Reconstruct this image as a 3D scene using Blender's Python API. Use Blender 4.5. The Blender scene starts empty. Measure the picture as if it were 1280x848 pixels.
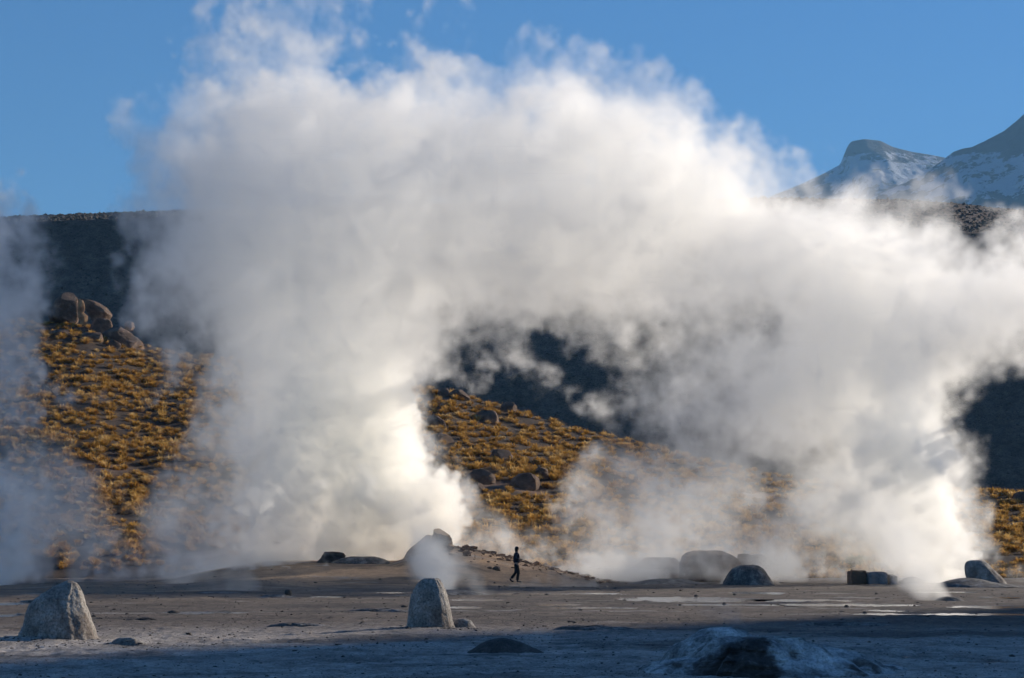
import bpy, bmesh, math, random
import numpy as np
from mathutils import Vector

# ------------------------------------------------------------------ camera, sky, sun, exposure
scene = bpy.context.scene
COL = scene.collection
EYE = 1.7           # camera height in metres
F = 2667.0          # focal length in pixels of the 1280 px wide photograph
CX, HY = 640.0, 687.0

cam = bpy.data.objects.new("camera", bpy.data.cameras.new("camera"))
COL.objects.link(cam)
cam.location = (0, 0, EYE)
cam.rotation_euler = (math.radians(90), 0, 0)
cam.data.sensor_width = 36
cam.data.lens = 36 * F / 1280
cam.data.shift_y = (HY - 424) / 1280
cam.data.clip_start = 0.5
cam.data.clip_end = 40000
scene.camera = cam

SUN_AZ, SUN_EL = math.radians(56), math.radians(18)     # azimuth right of the view direction
world = bpy.data.worlds.new("World")
scene.world = world
world.use_nodes = True
wn = world.node_tree
sky = wn.nodes.new("ShaderNodeTexSky")
sky.sky_type = 'NISHITA'
sky.sun_disc = False
sky.sun_elevation = SUN_EL
sky.sun_rotation = SUN_AZ
sky.altitude = 0
sky.air_density = 1.15
sky.dust_density = 0.0
sky.ozone_density = 10
wn.links.new(sky.outputs[0], wn.nodes["Background"].inputs[0])
wn.nodes["Background"].inputs[1].default_value = 0.080

sun_data = bpy.data.lights.new("sun", 'SUN')
sun_data.energy = 5.0
sun_data.angle = math.radians(0.5)
sun_data.color = (1.0, 0.885, 0.735)
sun = bpy.data.objects.new("sun", sun_data)
COL.objects.link(sun)
sd = Vector((math.cos(SUN_EL) * math.sin(SUN_AZ), math.cos(SUN_EL) * math.cos(SUN_AZ), math.sin(SUN_EL)))
sun.rotation_euler = sd.to_track_quat('Z', 'Y').to_euler()

scene.view_settings.view_transform = 'Standard'
scene.view_settings.look = 'None'
scene.view_settings.gamma = 1
scene.view_settings.use_curve_mapping = False
scene.view_settings.exposure = 0.40
scene.cycles.volume_bounces = 24
scene.cycles.max_bounces = 28
scene.cycles.volume_step_rate = 2.0
scene.cycles.volume_max_steps = 256
scene.cycles.use_denoising = True
scene.cycles.use_adaptive_sampling = True
scene.cycles.adaptive_threshold = 0.03

rng = np.random.default_rng(7)
random.seed(7)

# ------------------------------------------------------------------ numpy noise
_perm = np.random.default_rng(3).permutation(256).astype(np.int64)
_perm = np.concatenate([_perm, _perm, _perm])
_g = np.random.default_rng(4).normal(size=(256, 3))
_g /= np.linalg.norm(_g, axis=1)[:, None]


def perlin(x, y, z=0.0):
    x, y, z = np.broadcast_arrays(np.asarray(x, float), np.asarray(y, float), np.asarray(z, float))
    xi, yi, zi = np.floor(x).astype(np.int64), np.floor(y).astype(np.int64), np.floor(z).astype(np.int64)
    xf, yf, zf = x - xi, y - yi, z - zi
    u, v, w = (t * t * t * (t * (t * 6 - 15) + 10) for t in (xf, yf, zf))
    out = 0
    for dx in (0, 1):
        for dy in (0, 1):
            for dz in (0, 1):
                h = _perm[_perm[_perm[(xi + dx) & 255] + ((yi + dy) & 255)] + ((zi + dz) & 255)]
                g = _g[h]
                d = g[..., 0] * (xf - dx) + g[..., 1] * (yf - dy) + g[..., 2] * (zf - dz)
                out = out + d * (u if dx else 1 - u) * (v if dy else 1 - v) * (w if dz else 1 - w)
    return out * 1.5


def fbm(x, y, z=0.0, oct=4, gain=0.5, ridged=False):
    s, a, f, n = 0, 1.0, 1.0, 0
    for i in range(oct):
        p = perlin(x * f + 17.3 * i, y * f + 5.1 * i, z * f + 9.7 * i)
        if ridged:
            p = 1 - 2 * np.abs(p)
        s, n, a, f = s + a * p, n + a, a * gain, f * 2.03
    return s / n


def sstep(a, b, x):
    t = np.clip((x - a) / (b - a), 0, 1)
    return t * t * (3 - 2 * t)


def at(px, py, Y):
    """World point seen at photo pixel (px, py) at the distance Y."""
    return ((px - CX) / F * Y, Y, EYE + (HY - py) / F * Y)


def flatY(py):
    return EYE * F / (py - HY)


# ------------------------------------------------------------------ object helpers
def link(o):
    COL.objects.link(o)
    return o


def tag(o, label=None, cat=None, group=None, kind=None):
    for k, v in (("label", label), ("category", cat), ("group", group), ("kind", kind)):
        if v:
            o[k] = v
    return o


def np_mesh(name, verts, faces, mat=None, smooth=True, colors=None, parent=None):
    """faces: int array (n,3) or (n,4)."""
    verts = np.asarray(verts, np.float32)
    faces = np.asarray(faces, np.int32)
    me = bpy.data.meshes.new(name)
    nf, k = faces.shape
    me.vertices.add(len(verts))
    me.vertices.foreach_set("co", verts.ravel())
    me.loops.add(nf * k)
    me.loops.foreach_set("vertex_index", faces.ravel())
    me.polygons.add(nf)
    me.polygons.foreach_set("loop_start", np.arange(0, nf * k, k, dtype=np.int32))
    me.polygons.foreach_set("loop_total", np.full(nf, k, np.int32))
    me.polygons.foreach_set("use_smooth", np.full(nf, smooth))
    if colors is not None:
        a = me.attributes.new("tone", 'FLOAT_COLOR', 'POINT')
        c = np.ones((len(verts), 4), np.float32)
        c[:, :3] = colors
        a.data.foreach_set("color", c.ravel())
    me.update()
    me.validate()
    if mat:
        me.materials.append(mat)
    o = bpy.data.objects.new(name, me)
    if parent:
        o.parent = parent
    return link(o)


def grid_faces(nr, nc):
    i = np.arange(nr - 1)[:, None] * nc + np.arange(nc - 1)[None, :]
    return np.stack([i, i + 1, i + nc + 1, i + nc], -1).reshape(-1, 4)


# ------------------------------------------------------------------ materials
def new_mat(name):
    m = bpy.data.materials.new(name)
    m.use_nodes = True
    nt = m.node_tree
    return m, nt, nt.nodes["Principled BSDF"]


def noise_node(nt, scale, detail=5, rough=0.6, coords="Object", stretch=None):
    tc = nt.nodes.new("ShaderNodeTexCoord")
    src = tc.outputs[coords]
    if stretch:
        mp = nt.nodes.new("ShaderNodeMapping")
        mp.inputs["Scale"].default_value = stretch
        nt.links.new(src, mp.inputs[0])
        src = mp.outputs[0]
    n = nt.nodes.new("ShaderNodeTexNoise")
    n.inputs["Scale"].default_value = scale
    n.inputs["Detail"].default_value = detail
    n.inputs["Roughness"].default_value = rough
    nt.links.new(src, n.inputs["Vector"])
    return n.outputs["Fac"]


def ramp(nt, fac, stops):
    r = nt.nodes.new("ShaderNodeValToRGB")
    e = r.color_ramp.elements
    while len(e) < len(stops):
        e.new(0.5)
    for el, (p, c) in zip(e, stops):
        el.position = p
        el.color = (*c, 1)
    nt.links.new(fac, r.inputs[0])
    return r.outputs[0]


def mix(nt, fac, a, b, mode='MIX'):
    n = nt.nodes.new("ShaderNodeMix")
    n.data_type = 'RGBA'
    n.blend_type = mode
    for s, v in ((n.inputs[0], fac), (n.inputs[6], a), (n.inputs[7], b)):
        if isinstance(v, (int, float)):
            s.default_value = v
        elif isinstance(v, tuple):
            s.default_value = (*v, 1)
        else:
            nt.links.new(v, s)
    return n.outputs[2]


def bump(nt, bsdf, height, strength, dist):
    b = nt.nodes.new("ShaderNodeBump")
    b.inputs["Strength"].default_value = strength
    b.inputs["Distance"].default_value = dist
    nt.links.new(height, b.inputs["Height"])
    nt.links.new(b.outputs[0], bsdf.inputs["Normal"])


def rock_mat(name, dark, mid, light, scale=3.0, bs=0.6, bd=0.03, streak=True, rough=0.9):
    m, nt, p = new_mat(name)
    f = noise_node(nt, scale, 8, 0.65)
    c = ramp(nt, f, [(0.30, dark), (0.5, mid), (0.68, light)])
    if streak:
        g = noise_node(nt, scale * 2.2, 4, 0.6, stretch=(1, 1, 0.16))
        c = mix(nt, ramp(nt, g, [(0.45, (0, 0, 0)), (0.62, (1, 1, 1))]), c, mix(nt, 0.5, c, light))
    gr = ramp(nt, noise_node(nt, 24, 5, 0.75), [(0.34, (0.45,) * 3), (0.52, (1.0,) * 3), (0.68, (1.3,) * 3)])
    nt.links.new(mix(nt, 1.0, c, gr, 'MULTIPLY'), p.inputs["Base Color"])
    p.inputs["Roughness"].default_value = rough
    bump(nt, p, noise_node(nt, scale * 6, 8, 0.7), bs, bd)
    return m


M_SINTER = rock_mat("pale_sinter", (0.12, 0.105, 0.09), (0.29, 0.26, 0.225), (0.44, 0.405, 0.36), 2.6, 0.9, 0.035)
nt = M_SINTER.node_tree
p = nt.nodes["Principled BSDF"]
c0 = p.inputs["Base Color"].links[0].from_socket
st = ramp(nt, noise_node(nt, 1.7, 6, 0.7, stretch=(1, 1, 0.45)), [(0.50, (0, 0, 0)), (0.60, (1, 1, 1))])
c1 = mix(nt, st, c0, mix(nt, 0.7, c0, (0.15, 0.105, 0.075)))
sp = ramp(nt, noise_node(nt, 22, 4, 0.7), [(0.36, (0.55,) * 3), (0.5, (1,) * 3)])
nt.links.new(mix(nt, 1.0, c1, sp, 'MULTIPLY'), p.inputs["Base Color"])
M_CRUST = rock_mat("grey_crust", (0.05, 0.048, 0.045), (0.12, 0.11, 0.10), (0.28, 0.26, 0.24), 3.0, 0.8, 0.03, False)
M_DARKROCK = rock_mat("dark_rock", (0.035, 0.03, 0.026), (0.075, 0.062, 0.052), (0.15, 0.12, 0.10), 2.5, 0.8, 0.04, False)
M_HILLROCK = rock_mat("hill_rock", (0.06, 0.042, 0.032), (0.16, 0.10, 0.068), (0.34, 0.215, 0.135), 0.9, 0.8, 0.12, False)
M_TANROCK = rock_mat("tan_rock", (0.14, 0.09, 0.05), (0.28, 0.19, 0.11), (0.42, 0.31, 0.2), 1.6, 0.8, 0.05, True)


M_SUNTINT = rock_mat("suntinted_rock", (0.20, 0.10, 0.05), (0.42, 0.24, 0.12), (0.58, 0.38, 0.22), 0.9, 0.8, 0.1, False)  # warm sunlight on the outcrop put into the rock's colour


def tone_mat(name, scale, bs, bd, spec=0.3, rough=0.95, amp=0.35):
    """Ground: base tone held by the mesh, fine grain and bump from noise."""
    m, nt, p = new_mat(name)
    a = nt.nodes.new("ShaderNodeAttribute")
    a.attribute_name = "tone"
    f = noise_node(nt, scale, 8, 0.75)
    g = ramp(nt, f, [(0.3, (1 - amp,) * 3), (0.7, (1 + amp,) * 3)])
    gr = ramp(nt, noise_node(nt, scale * 6, 5, 0.75), [(0.34, (0.4,) * 3), (0.5, (1.0,) * 3), (0.68, (1.35,) * 3)])
    nt.links.new(mix(nt, 1.0, mix(nt, 1.0, a.outputs["Color"], g, 'MULTIPLY'), gr, 'MULTIPLY'), p.inputs["Base Color"])
    p.inputs["Roughness"].default_value = rough
    p.inputs["Specular IOR Level"].default_value = spec
    bump(nt, p, noise_node(nt, scale * 1.7, 8, 0.75), bs, bd)
    return m


M_GROUND = tone_mat("ground_crust", 4.0, 0.9, 0.05)
M_HILL = tone_mat("hill_soil", 1.2, 0.8, 0.25)
M_FARHILL = tone_mat("far_hill_soil", 0.35, 1.0, 1.2, amp=0.6)

# ------------------------------------------------------------------ ground
# pools: left px, right px, py, half depth in px
POOLS = [
    (640, 770, 743.0, 1.0), (785, 935, 750.0, 2.6), (915, 980, 742.0, 1.3), (955, 1062, 751.5, 1.6),
    (1000, 1138, 757.0, 1.6), (1070, 1275, 769.0, 1.3), (1085, 1140, 764.5, 1.4), (1205, 1300, 760.0, 2.0),
    (1228, 1266, 747.5, 0.8), (1060, 1122, 733.0, 0.5), (676, 725, 757.0, 1.2), (560, 625, 751.0, 1.3),
    (562, 600, 760.0, 1.4), (470, 502, 742.0, 0.9), (392, 425, 747.0, 0.9), (-30, 36, 756.0, 1.6),
    (-30, 28, 771.0, 1.6), (212, 300, 767.0, 1.4), (1050, 1130, 816.5, 1.5), (1085, 1165, 822.0, 1.4), (1170, 1310, 829.0, 1.0),
    (690, 790, 761.0, 1.0), (860, 960, 757.0, 1.0), (1150, 1230, 741.0, 0.7),
]


def pool_mask(X, Y):
    m = np.zeros_like(X)
    wob = fbm(X / 1.1, Y / 2.6, 3.3, 3)
    for l, r, py, hd in POOLS:
        yc = flatY(py)
        near, far = flatY(py + hd), flatY(py - hd)
        hx, hy = (r - l) / 2 / F * yc, (far - near) / 2
        xc = ((l + r) / 2 - CX) / F * yc
        d = np.sqrt(((X - xc) / hx) ** 2 + ((Y - (near + far) / 2) / hy) ** 2)
        m = np.maximum(m, sstep(1.25, 0.8, d + 0.7 * wob))
    return m


def ground_h(X, Y, fine=True):
    X, Y = np.asarray(X, float), np.asarray(Y, float)
    h = 0.02 + 0.04 * fbm(X / 5, Y / 5, 1.0, 3)
    if fine:
        h = h + 0.034 * fbm(X / 1.1, Y / 1.1, 2.0, 3) + 0.022 * fbm(X / 0.3, Y / 0.3, 4.0, 3, 0.6)
        h = h + 0.05 * sstep(0.05, 0.5, fbm(X / 2.2, Y / 2.2, 8.0, 5, 0.65)) * sstep(95, 70, Y) + 0.035 * sstep(0.1, 0.6, fbm(X / 0.7, Y / 0.7, 18.0, 4, 0.6, ridged=True)) * sstep(60, 45, Y)
    # ramp of tan sand up to the vent terrace left of centre
    u = X / np.maximum(Y, 1) * F + CX
    ramp_m = sstep(97, 117, Y) * sstep(170, 360, u) * (1 - sstep(560, 640, u))
    h = h + 1.05 * ramp_m
    # rubble flank of the broken cone
    d = np.sqrt((X + 3.2) ** 2 + ((Y - 113) * 0.7) ** 2)
    h = h + np.where(X > -3.2, 2.0 * np.clip(1 - d / 8.6, 0, 1) ** 1.15, 2.0 * np.clip(1 - d / 3.4, 0, 1)) * (1 - 0.6 * ramp_m)
    # low swells in the left middle distance
    h = h + 0.25 * np.exp(-((X + 19) / 4) ** 2 - ((Y - 92) / 7) ** 2) + 0.3 * np.exp(-((X + 12) / 2.5) ** 2 - ((Y - 96) / 5) ** 2)
    # crust swell round the two big cones in front
    h = h + 0.16 * np.exp(-((X + 8.2) / 1.6) ** 2 - ((Y - 37.3) / 1.7) ** 2) + 0.10 * np.exp(-((X + 1.6) / 1.3) ** 2 - ((Y - 42.5) / 2.2) ** 2)
    m = pool_mask(X, Y)
    return h * (1 - m) - 0.05 * m


rows = [15.0]
while rows[-1] < 136:
    y = rows[-1]
    rows.append(y + max(0.02, min(y * y * 8e-5, 0.34)))
rows = np.array(rows)
us = np.linspace(-0.34, 0.34, 720)
GY = np.repeat(rows[:, None], len(us), 1)
GX = us[None, :] * (GY + 4)
GZ = ground_h(GX, GY)


def ground_tone(X, Y):
    u = X / Y * F + CX
    n1, n2 = fbm(X / 4, Y / 6, 11, 4), fbm(X / 0.9, Y / 1.6, 12, 4)
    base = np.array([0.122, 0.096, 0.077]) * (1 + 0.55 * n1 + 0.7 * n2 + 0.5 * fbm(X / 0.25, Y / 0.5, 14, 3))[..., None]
    # pale sinter dust close to the camera, its colour whitened to lighten the shade
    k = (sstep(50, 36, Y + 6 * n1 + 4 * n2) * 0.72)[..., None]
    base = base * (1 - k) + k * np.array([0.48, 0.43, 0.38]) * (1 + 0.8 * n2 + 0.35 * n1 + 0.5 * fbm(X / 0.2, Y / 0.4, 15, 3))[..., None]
    # tan and rusty sand of the ramp
    k = (sstep(90, 103, Y + 5 * n1) * sstep(60, 330, u) * (1 - sstep(650, 760, u)) * np.clip(0.8 + 0.8 * n1, 0, 1))[..., None]
    base = base * (1 - k) + k * np.array([0.44, 0.285, 0.165]) * (1 + 0.4 * n2)[..., None]
    k = (sstep(60, 85, Y) * sstep(560, 200, u) * np.clip(0.55 + 1.2 * n1, 0, 1) * 0.8)[..., None]
    base = base * (1 - k) + k * np.array([0.29, 0.21, 0.14]) * (1 + 0.4 * n2)[..., None]
    # dark damp bands
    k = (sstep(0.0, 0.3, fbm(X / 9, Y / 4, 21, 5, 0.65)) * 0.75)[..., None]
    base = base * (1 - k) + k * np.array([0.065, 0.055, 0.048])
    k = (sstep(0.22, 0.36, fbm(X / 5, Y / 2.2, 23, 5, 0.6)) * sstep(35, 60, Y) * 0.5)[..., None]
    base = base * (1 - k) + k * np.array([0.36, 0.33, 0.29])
    # white salt crust at the pools' rims
    m = pool_mask(X, Y)
    k = (np.clip(4 * m * (1 - m), 0, 1) * 0.35)[..., None]
    base = base * (1 - k) + k * np.array([0.42, 0.40, 0.37])
    return np.clip(base, 0.02, 0.7)


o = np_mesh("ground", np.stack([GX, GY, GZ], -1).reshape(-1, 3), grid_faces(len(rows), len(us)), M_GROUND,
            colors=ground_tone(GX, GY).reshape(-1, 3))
tag(o, kind="structure")

# the wide plain under everything, out to the horizon
lin = np.concatenate([-np.geomspace(2600, 60, 30), np.linspace(-50, 50, 21), np.geomspace(60, 2600, 30)])
liny = np.concatenate([-np.geomspace(1000, 60, 20), np.linspace(-50, 50, 21), np.geomspace(60, 9000, 40)])
PX, PY = np.meshgrid(lin, liny, indexing='ij')
PZ = -0.45 + 0.05 * fbm(PX / 20, PY / 20, 0, 2)
o = np_mesh("plain", np.stack([PX, PY, PZ], -1).reshape(-1, 3), grid_faces(len(lin), len(liny))[:, ::-1], M_GROUND,
            colors=np.tile([[0.17, 0.14, 0.115]], (PX.size, 1)))
tag(o, kind="structure")

# water
M_WATER, nt, p = new_mat("hot_spring_water")
p.inputs["Base Color"].default_value = (0.09, 0.10, 0.10, 1)
p.inputs["Roughness"].default_value = 0.12
p.inputs["IOR"].default_value = 1.33
bump(nt, p, noise_node(nt, 9, 3, 0.5), 0.15, 0.01)
for l, r, py, hd in POOLS:
    yc = flatY(py)
    near, far = flatY(py + hd), flatY(py - hd)
    hx, hy = (r - l) / 2 / F * yc * 1.5, (far - near) / 2 * 1.5
    xc, ym = ((l + r) / 2 - CX) / F * yc, (near + far) / 2
    a = np.linspace(0, 2 * np.pi, 41)[:-1]
    v = np.stack([xc + 0.95 * hx * np.cos(a), ym + 0.95 * hy * np.sin(a), np.full(40, 0.012)], -1)
    me = bpy.data.meshes.new("water")
    me.from_pydata(v.tolist(), [], [list(range(40))])
    me.materials.append(M_WATER)
    tag(link(bpy.data.objects.new("water", me)), kind="structure")

# ------------------------------------------------------------------ grassy hill behind the vents
HC = np.array([(-300, 370), (-100, 392), (0, 402), (40, 404), (110, 407), (180, 432), (260, 445), (350, 456), (450, 472), (530, 488),
               (565, 489), (600, 501), (640, 512), (700, 531), (790, 553), (900, 580), (1000, 600), (1100, 613), (1190, 612),
               (1280, 618), (1400, 626), (1700, 645)], float)


def hill_crest(u):
    Yc = np.interp(u, [-300, 0, 640, 1280, 1700], [232, 224, 200, 178, 172])
    return Yc, EYE + (HY - np.interp(u, HC[:, 0], HC[:, 1])) / F * Yc


def hill_h(X, Y):
    u = X / Y * F + CX
    Yc, zc = hill_crest(u)
    t = (Y - 121) / (Yc - 121)
    zb = -0.5
    up = zb + (zc - zb) * np.clip(t, 0, 1) ** 1.12
    over = np.maximum(Y - Yc, 0)
    h = up - 0.16 * over + np.where(t < 0, t * 3, 0)
    k = sstep(0.0, 0.25, t) * (1 - 0.75 * np.exp(-((t - 1) / 0.07) ** 2))
    return h + k * (1.3 * fbm(X / 28, Y / 28, 5, 3) + 0.35 * fbm(X / 6, Y / 6, 6, 3))


ry = np.concatenate([np.linspace(118, 160, 190), np.linspace(160.3, 245, 260), np.linspace(247, 400, 40)])
ru = np.linspace(-0.36, 0.36, 420)
HYY = np.repeat(ry[:, None], len(ru), 1)
HXX = ru[None, :] * HYY
HZZ = hill_h(HXX, HYY)
n1, n2 = fbm(HXX / 14, HYY / 14, 31, 4), fbm(HXX / 2.5, HYY / 2.5, 32, 3)
tone = np.array([0.072, 0.048, 0.032]) * (1 + 0.4 * n1 + 0.4 * n2)[..., None]
bare = sstep(0.22, 0.4, n1)[..., None]
tone = tone * (1 - bare) + bare * np.array([0.20, 0.125, 0.085])
o = np_mesh("hill", np.stack([HXX, HYY, HZZ], -1).reshape(-1, 3), grid_faces(len(ry), len(ru)), M_HILL, colors=np.clip(tone, .02, .6).reshape(-1, 3))
tag(o, kind="structure")

# ------------------------------------------------------------------ dark far hill
FS = np.array([(-600, 290), (0, 272), (100, 268), (190, 265), (400, 259), (700, 252), (960, 248), (1130, 250), (1180, 253), (1280, 263), (1400, 276), (1900, 330)], float)
FB = np.array([(-600, 297), (0, 279), (190, 272), (700, 262), (960, 268), (1130, 286), (1280, 296), (1400, 308), (1900, 360)], float)


def far_h(X, Y):
    u = X / Y * F + CX
    Yb, Ys = 640.0, 770.0
    zb = EYE + (HY - np.interp(u, FB[:, 0], FB[:, 1])) / F * Yb
    zs = EYE + (HY - np.interp(u, FS[:, 0], FS[:, 1])) / F * Ys
    t1 = np.clip((Y - 520) / (Yb - 520), 0, 1)
    t2 = np.clip((Y - Yb) / (Ys - Yb), 0, 1)
    h = -1 + (zb + 1) * t1 + (zs - zb) * t2 - 0.10 * np.maximum(Y - Ys, 0)
    k = sstep(0, 0.2, t1) * (1 - sstep(0.85, 1, t1) * 0.8)
    return h + k * (2.2 * fbm(X / 70, Y / 70, 7, 3) + 0.5 * fbm(X / 12, Y / 12, 8, 3)) + 0.35 * fbm(X / 5, Y / 5, 9, 2)


ry = np.concatenate([np.linspace(380, 640, 200), np.linspace(642, 780, 70), np.linspace(790, 1100, 20)])
ru = np.linspace(-0.5, 0.5, 520)
FY = np.repeat(ry[:, None], len(ru), 1)
FX = ru[None, :] * FY
FZ = far_h(FX, FY)
n1, n2 = fbm(FX / 40, FY / 25, 41, 4), fbm(FX / 6, FY / 6, 42, 3)
tone = np.array([0.115, 0.086, 0.066]) * (1 + 0.35 * n1 + 0.5 * n2)[..., None]
k = sstep(620, 680, FY + 20 * n1)[..., None]
tone = tone * (1 - k) + k * np.array([0.15, 0.105, 0.075]) * (1 + 0.5 * n2)[..., None]
o = np_mesh("far_hill", np.stack([FX, FY, FZ], -1).reshape(-1, 3), grid_faces(len(ry), len(ru)), M_FARHILL, colors=np.clip(tone, .02, .5).reshape(-1, 3))
tag(o, kind="structure")

# ridge beyond the right edge of the view: its morning shadow lies over the foreground
rx = np.linspace(0, 1, 90)
rw = np.linspace(-1, 1, 41)
A, B = np.array([207.0, 183.0]), np.array([608.0, 308.0])
nrm = np.array([-(B - A)[1], (B - A)[0]]) / np.linalg.norm(B - A)
RT, RW = np.meshgrid(rx, rw, indexing='ij')
RX = A[0] + (B - A)[0] * RT + nrm[0] * RW * 90
RY = A[1] + (B - A)[1] * RT + nrm[1] * RW * 90
prof = (1 - np.abs(RW)) ** 0.85
RZ = -1.2 + (85 + 170 * RT + 5.0 * fbm(RX / 40, RY / 40, 2, 3)) * prof * sstep(-0.03, 0.03, RT) + 1.5 * fbm(RX / 10, RY / 10, 2, 3)
RX = RX + 0 * RZ
o = np_mesh("side_hill", np.stack([RX, RY, RZ], -1).reshape(-1, 3), grid_faces(90, 41), M_HILL, colors=np.tile([[0.10, 0.075, 0.052]], (RX.size, 1)))
tag(o, kind="structure")

# ------------------------------------------------------------------ snow-dusted mountains
M_MOUNT, nt, p = new_mat("mountain_rock_and_snow")
geo = nt.nodes.new("ShaderNodeNewGeometry")
a = nt.nodes.new("ShaderNodeAttribute")
a.attribute_name = "tone"
f1 = noise_node(nt, 0.022, 9, 0.72)
rock = ramp(nt, noise_node(nt, 0.006, 8, 0.65), [(0.35, (0.035, 0.03, 0.027)), (0.65, (0.085, 0.07, 0.06))])
sep = nt.nodes.new("ShaderNodeSeparateColor")
nt.links.new(a.outputs["Color"], sep.inputs[0])
ad = nt.nodes.new("ShaderNodeMath")
ad.operation = 'ADD'
nt.links.new(sep.outputs[0], ad.inputs[0])
nt.links.new(f1, ad.inputs[1])
sn = ramp(nt, ad.outputs[0], [(0.985, (0, 0, 0)), (1.02, (1, 1, 1))])
nt.links.new(mix(nt, sn, rock, (0.44, 0.46, 0.50)), p.inputs["Base Color"])
p.inputs["Roughness"].default_value = 0.9
bump(nt, p, noise_node(nt, 0.03, 9, 0.7), 1.0, 12)


def mountain(Yr, ridge, u0, u1, slope, seed, snow_lo, snow_hi):
    ridge = np.array(ridge, float)
    uu = np.linspace(u0, u1, 420)
    w = np.concatenate([np.linspace(-3600, -300, 120), np.linspace(-290, 0, 60), np.linspace(15, 1500, 40)])
    U, W = np.meshgrid(uu, w, indexing='ij')
    X = (U - CX) / F * Yr
    Y = Yr + W + 0 * U
    zr = EYE + (HY - np.interp(U, ridge[:, 0], ridge[:, 1])) / F * Yr
    rid = fbm(X / 420, W / 900, seed, 6, 0.55, ridged=True)
    k = sstep(0, 500, np.abs(W))
    z = zr - np.abs(W) * slope * (1 + 0.15 * fbm(X / 900, W / 900, seed + 1, 2))
    z = z + k * 85 * (rid - 0.3) + 7 * fbm(X / 60, W / 60, seed + 2, 4, 0.6) * sstep(0, 60, np.abs(W))
    # snow lies on ledges of the middle heights
    hz = (HY - (HY - (z - EYE) / Y * F))
    cover = np.interp(hz, snow_lo, snow_hi) + 0.22 * fbm(X / 300, W / 300, seed + 5, 4, 0.6) - 0.10 * rid
    c = np.repeat(np.clip(cover, 0, 1)[..., None], 3, -1)
    o = np_mesh("mountain", np.stack([X, Y, np.maximum(z, -30)], -1).reshape(-1, 3), grid_faces(420, len(w))[:, ::-1], M_MOUNT, colors=c.reshape(-1, 3))
    tag(o, kind="structure")


mountain(6800, [(500, 330), (800, 292), (900, 266), (960, 247), (1000, 231), (1030, 217), (1050, 206), (1055, 194), (1059, 184), (1064, 177), (1080, 174), (1100, 176),
                (1116, 184), (1140, 190), (1165, 194), (1180, 197), (1250, 218), (1400, 260), (1700, 330)], 560, 1560, 0.62, 51,
         [380, 430, 470, 495, 515], [0.30, 0.42, 0.62, 0.50, 0.15])
mountain(5200, [(880, 330), (1000, 289), (1060, 260), (1110, 238), (1150, 220), (1180, 199), (1192, 190), (1203, 186), (1215, 184), (1230, 177), (1255, 164), (1270, 152),
                (1280, 143), (1310, 120), (1350, 96), (1385, 88), (1430, 110), (1550, 190), (1800, 300)], 880, 1700, 0.68, 61,
         [360, 420, 450, 490, 510, 540, 600], [0.10, 0.30, 0.60, 0.58, 0.40, 0.25, 0.2])

# ------------------------------------------------------------------ thin blue morning air
M_HAZE = bpy.data.materials.new("haze_air")
M_HAZE.use_nodes = True
nt = M_HAZE.node_tree
nt.nodes.clear()
out, pv = nt.nodes.new("ShaderNodeOutputMaterial"), nt.nodes.new("ShaderNodeVolumePrincipled")
pv.inputs["Color"].default_value = (0.32, 0.66, 1.0, 1)
pv.inputs["Density"].default_value = 6.5e-5
nt.links.new(pv.outputs[0], out.inputs["Volume"])
bm = bmesh.new()
bmesh.ops.create_cube(bm, size=1)
for v in bm.verts:
    v.co = Vector((-2700 if v.co.x < 0 else 2700, -1100 if v.co.y < 0 else 9200, -33 if v.co.z < 0 else 1420))
me = bpy.data.meshes.new("haze")
bm.to_mesh(me)
bm.free()
me.materials.append(M_HAZE)
tag(link(bpy.data.objects.new("haze", me)), kind="stuff")

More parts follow.
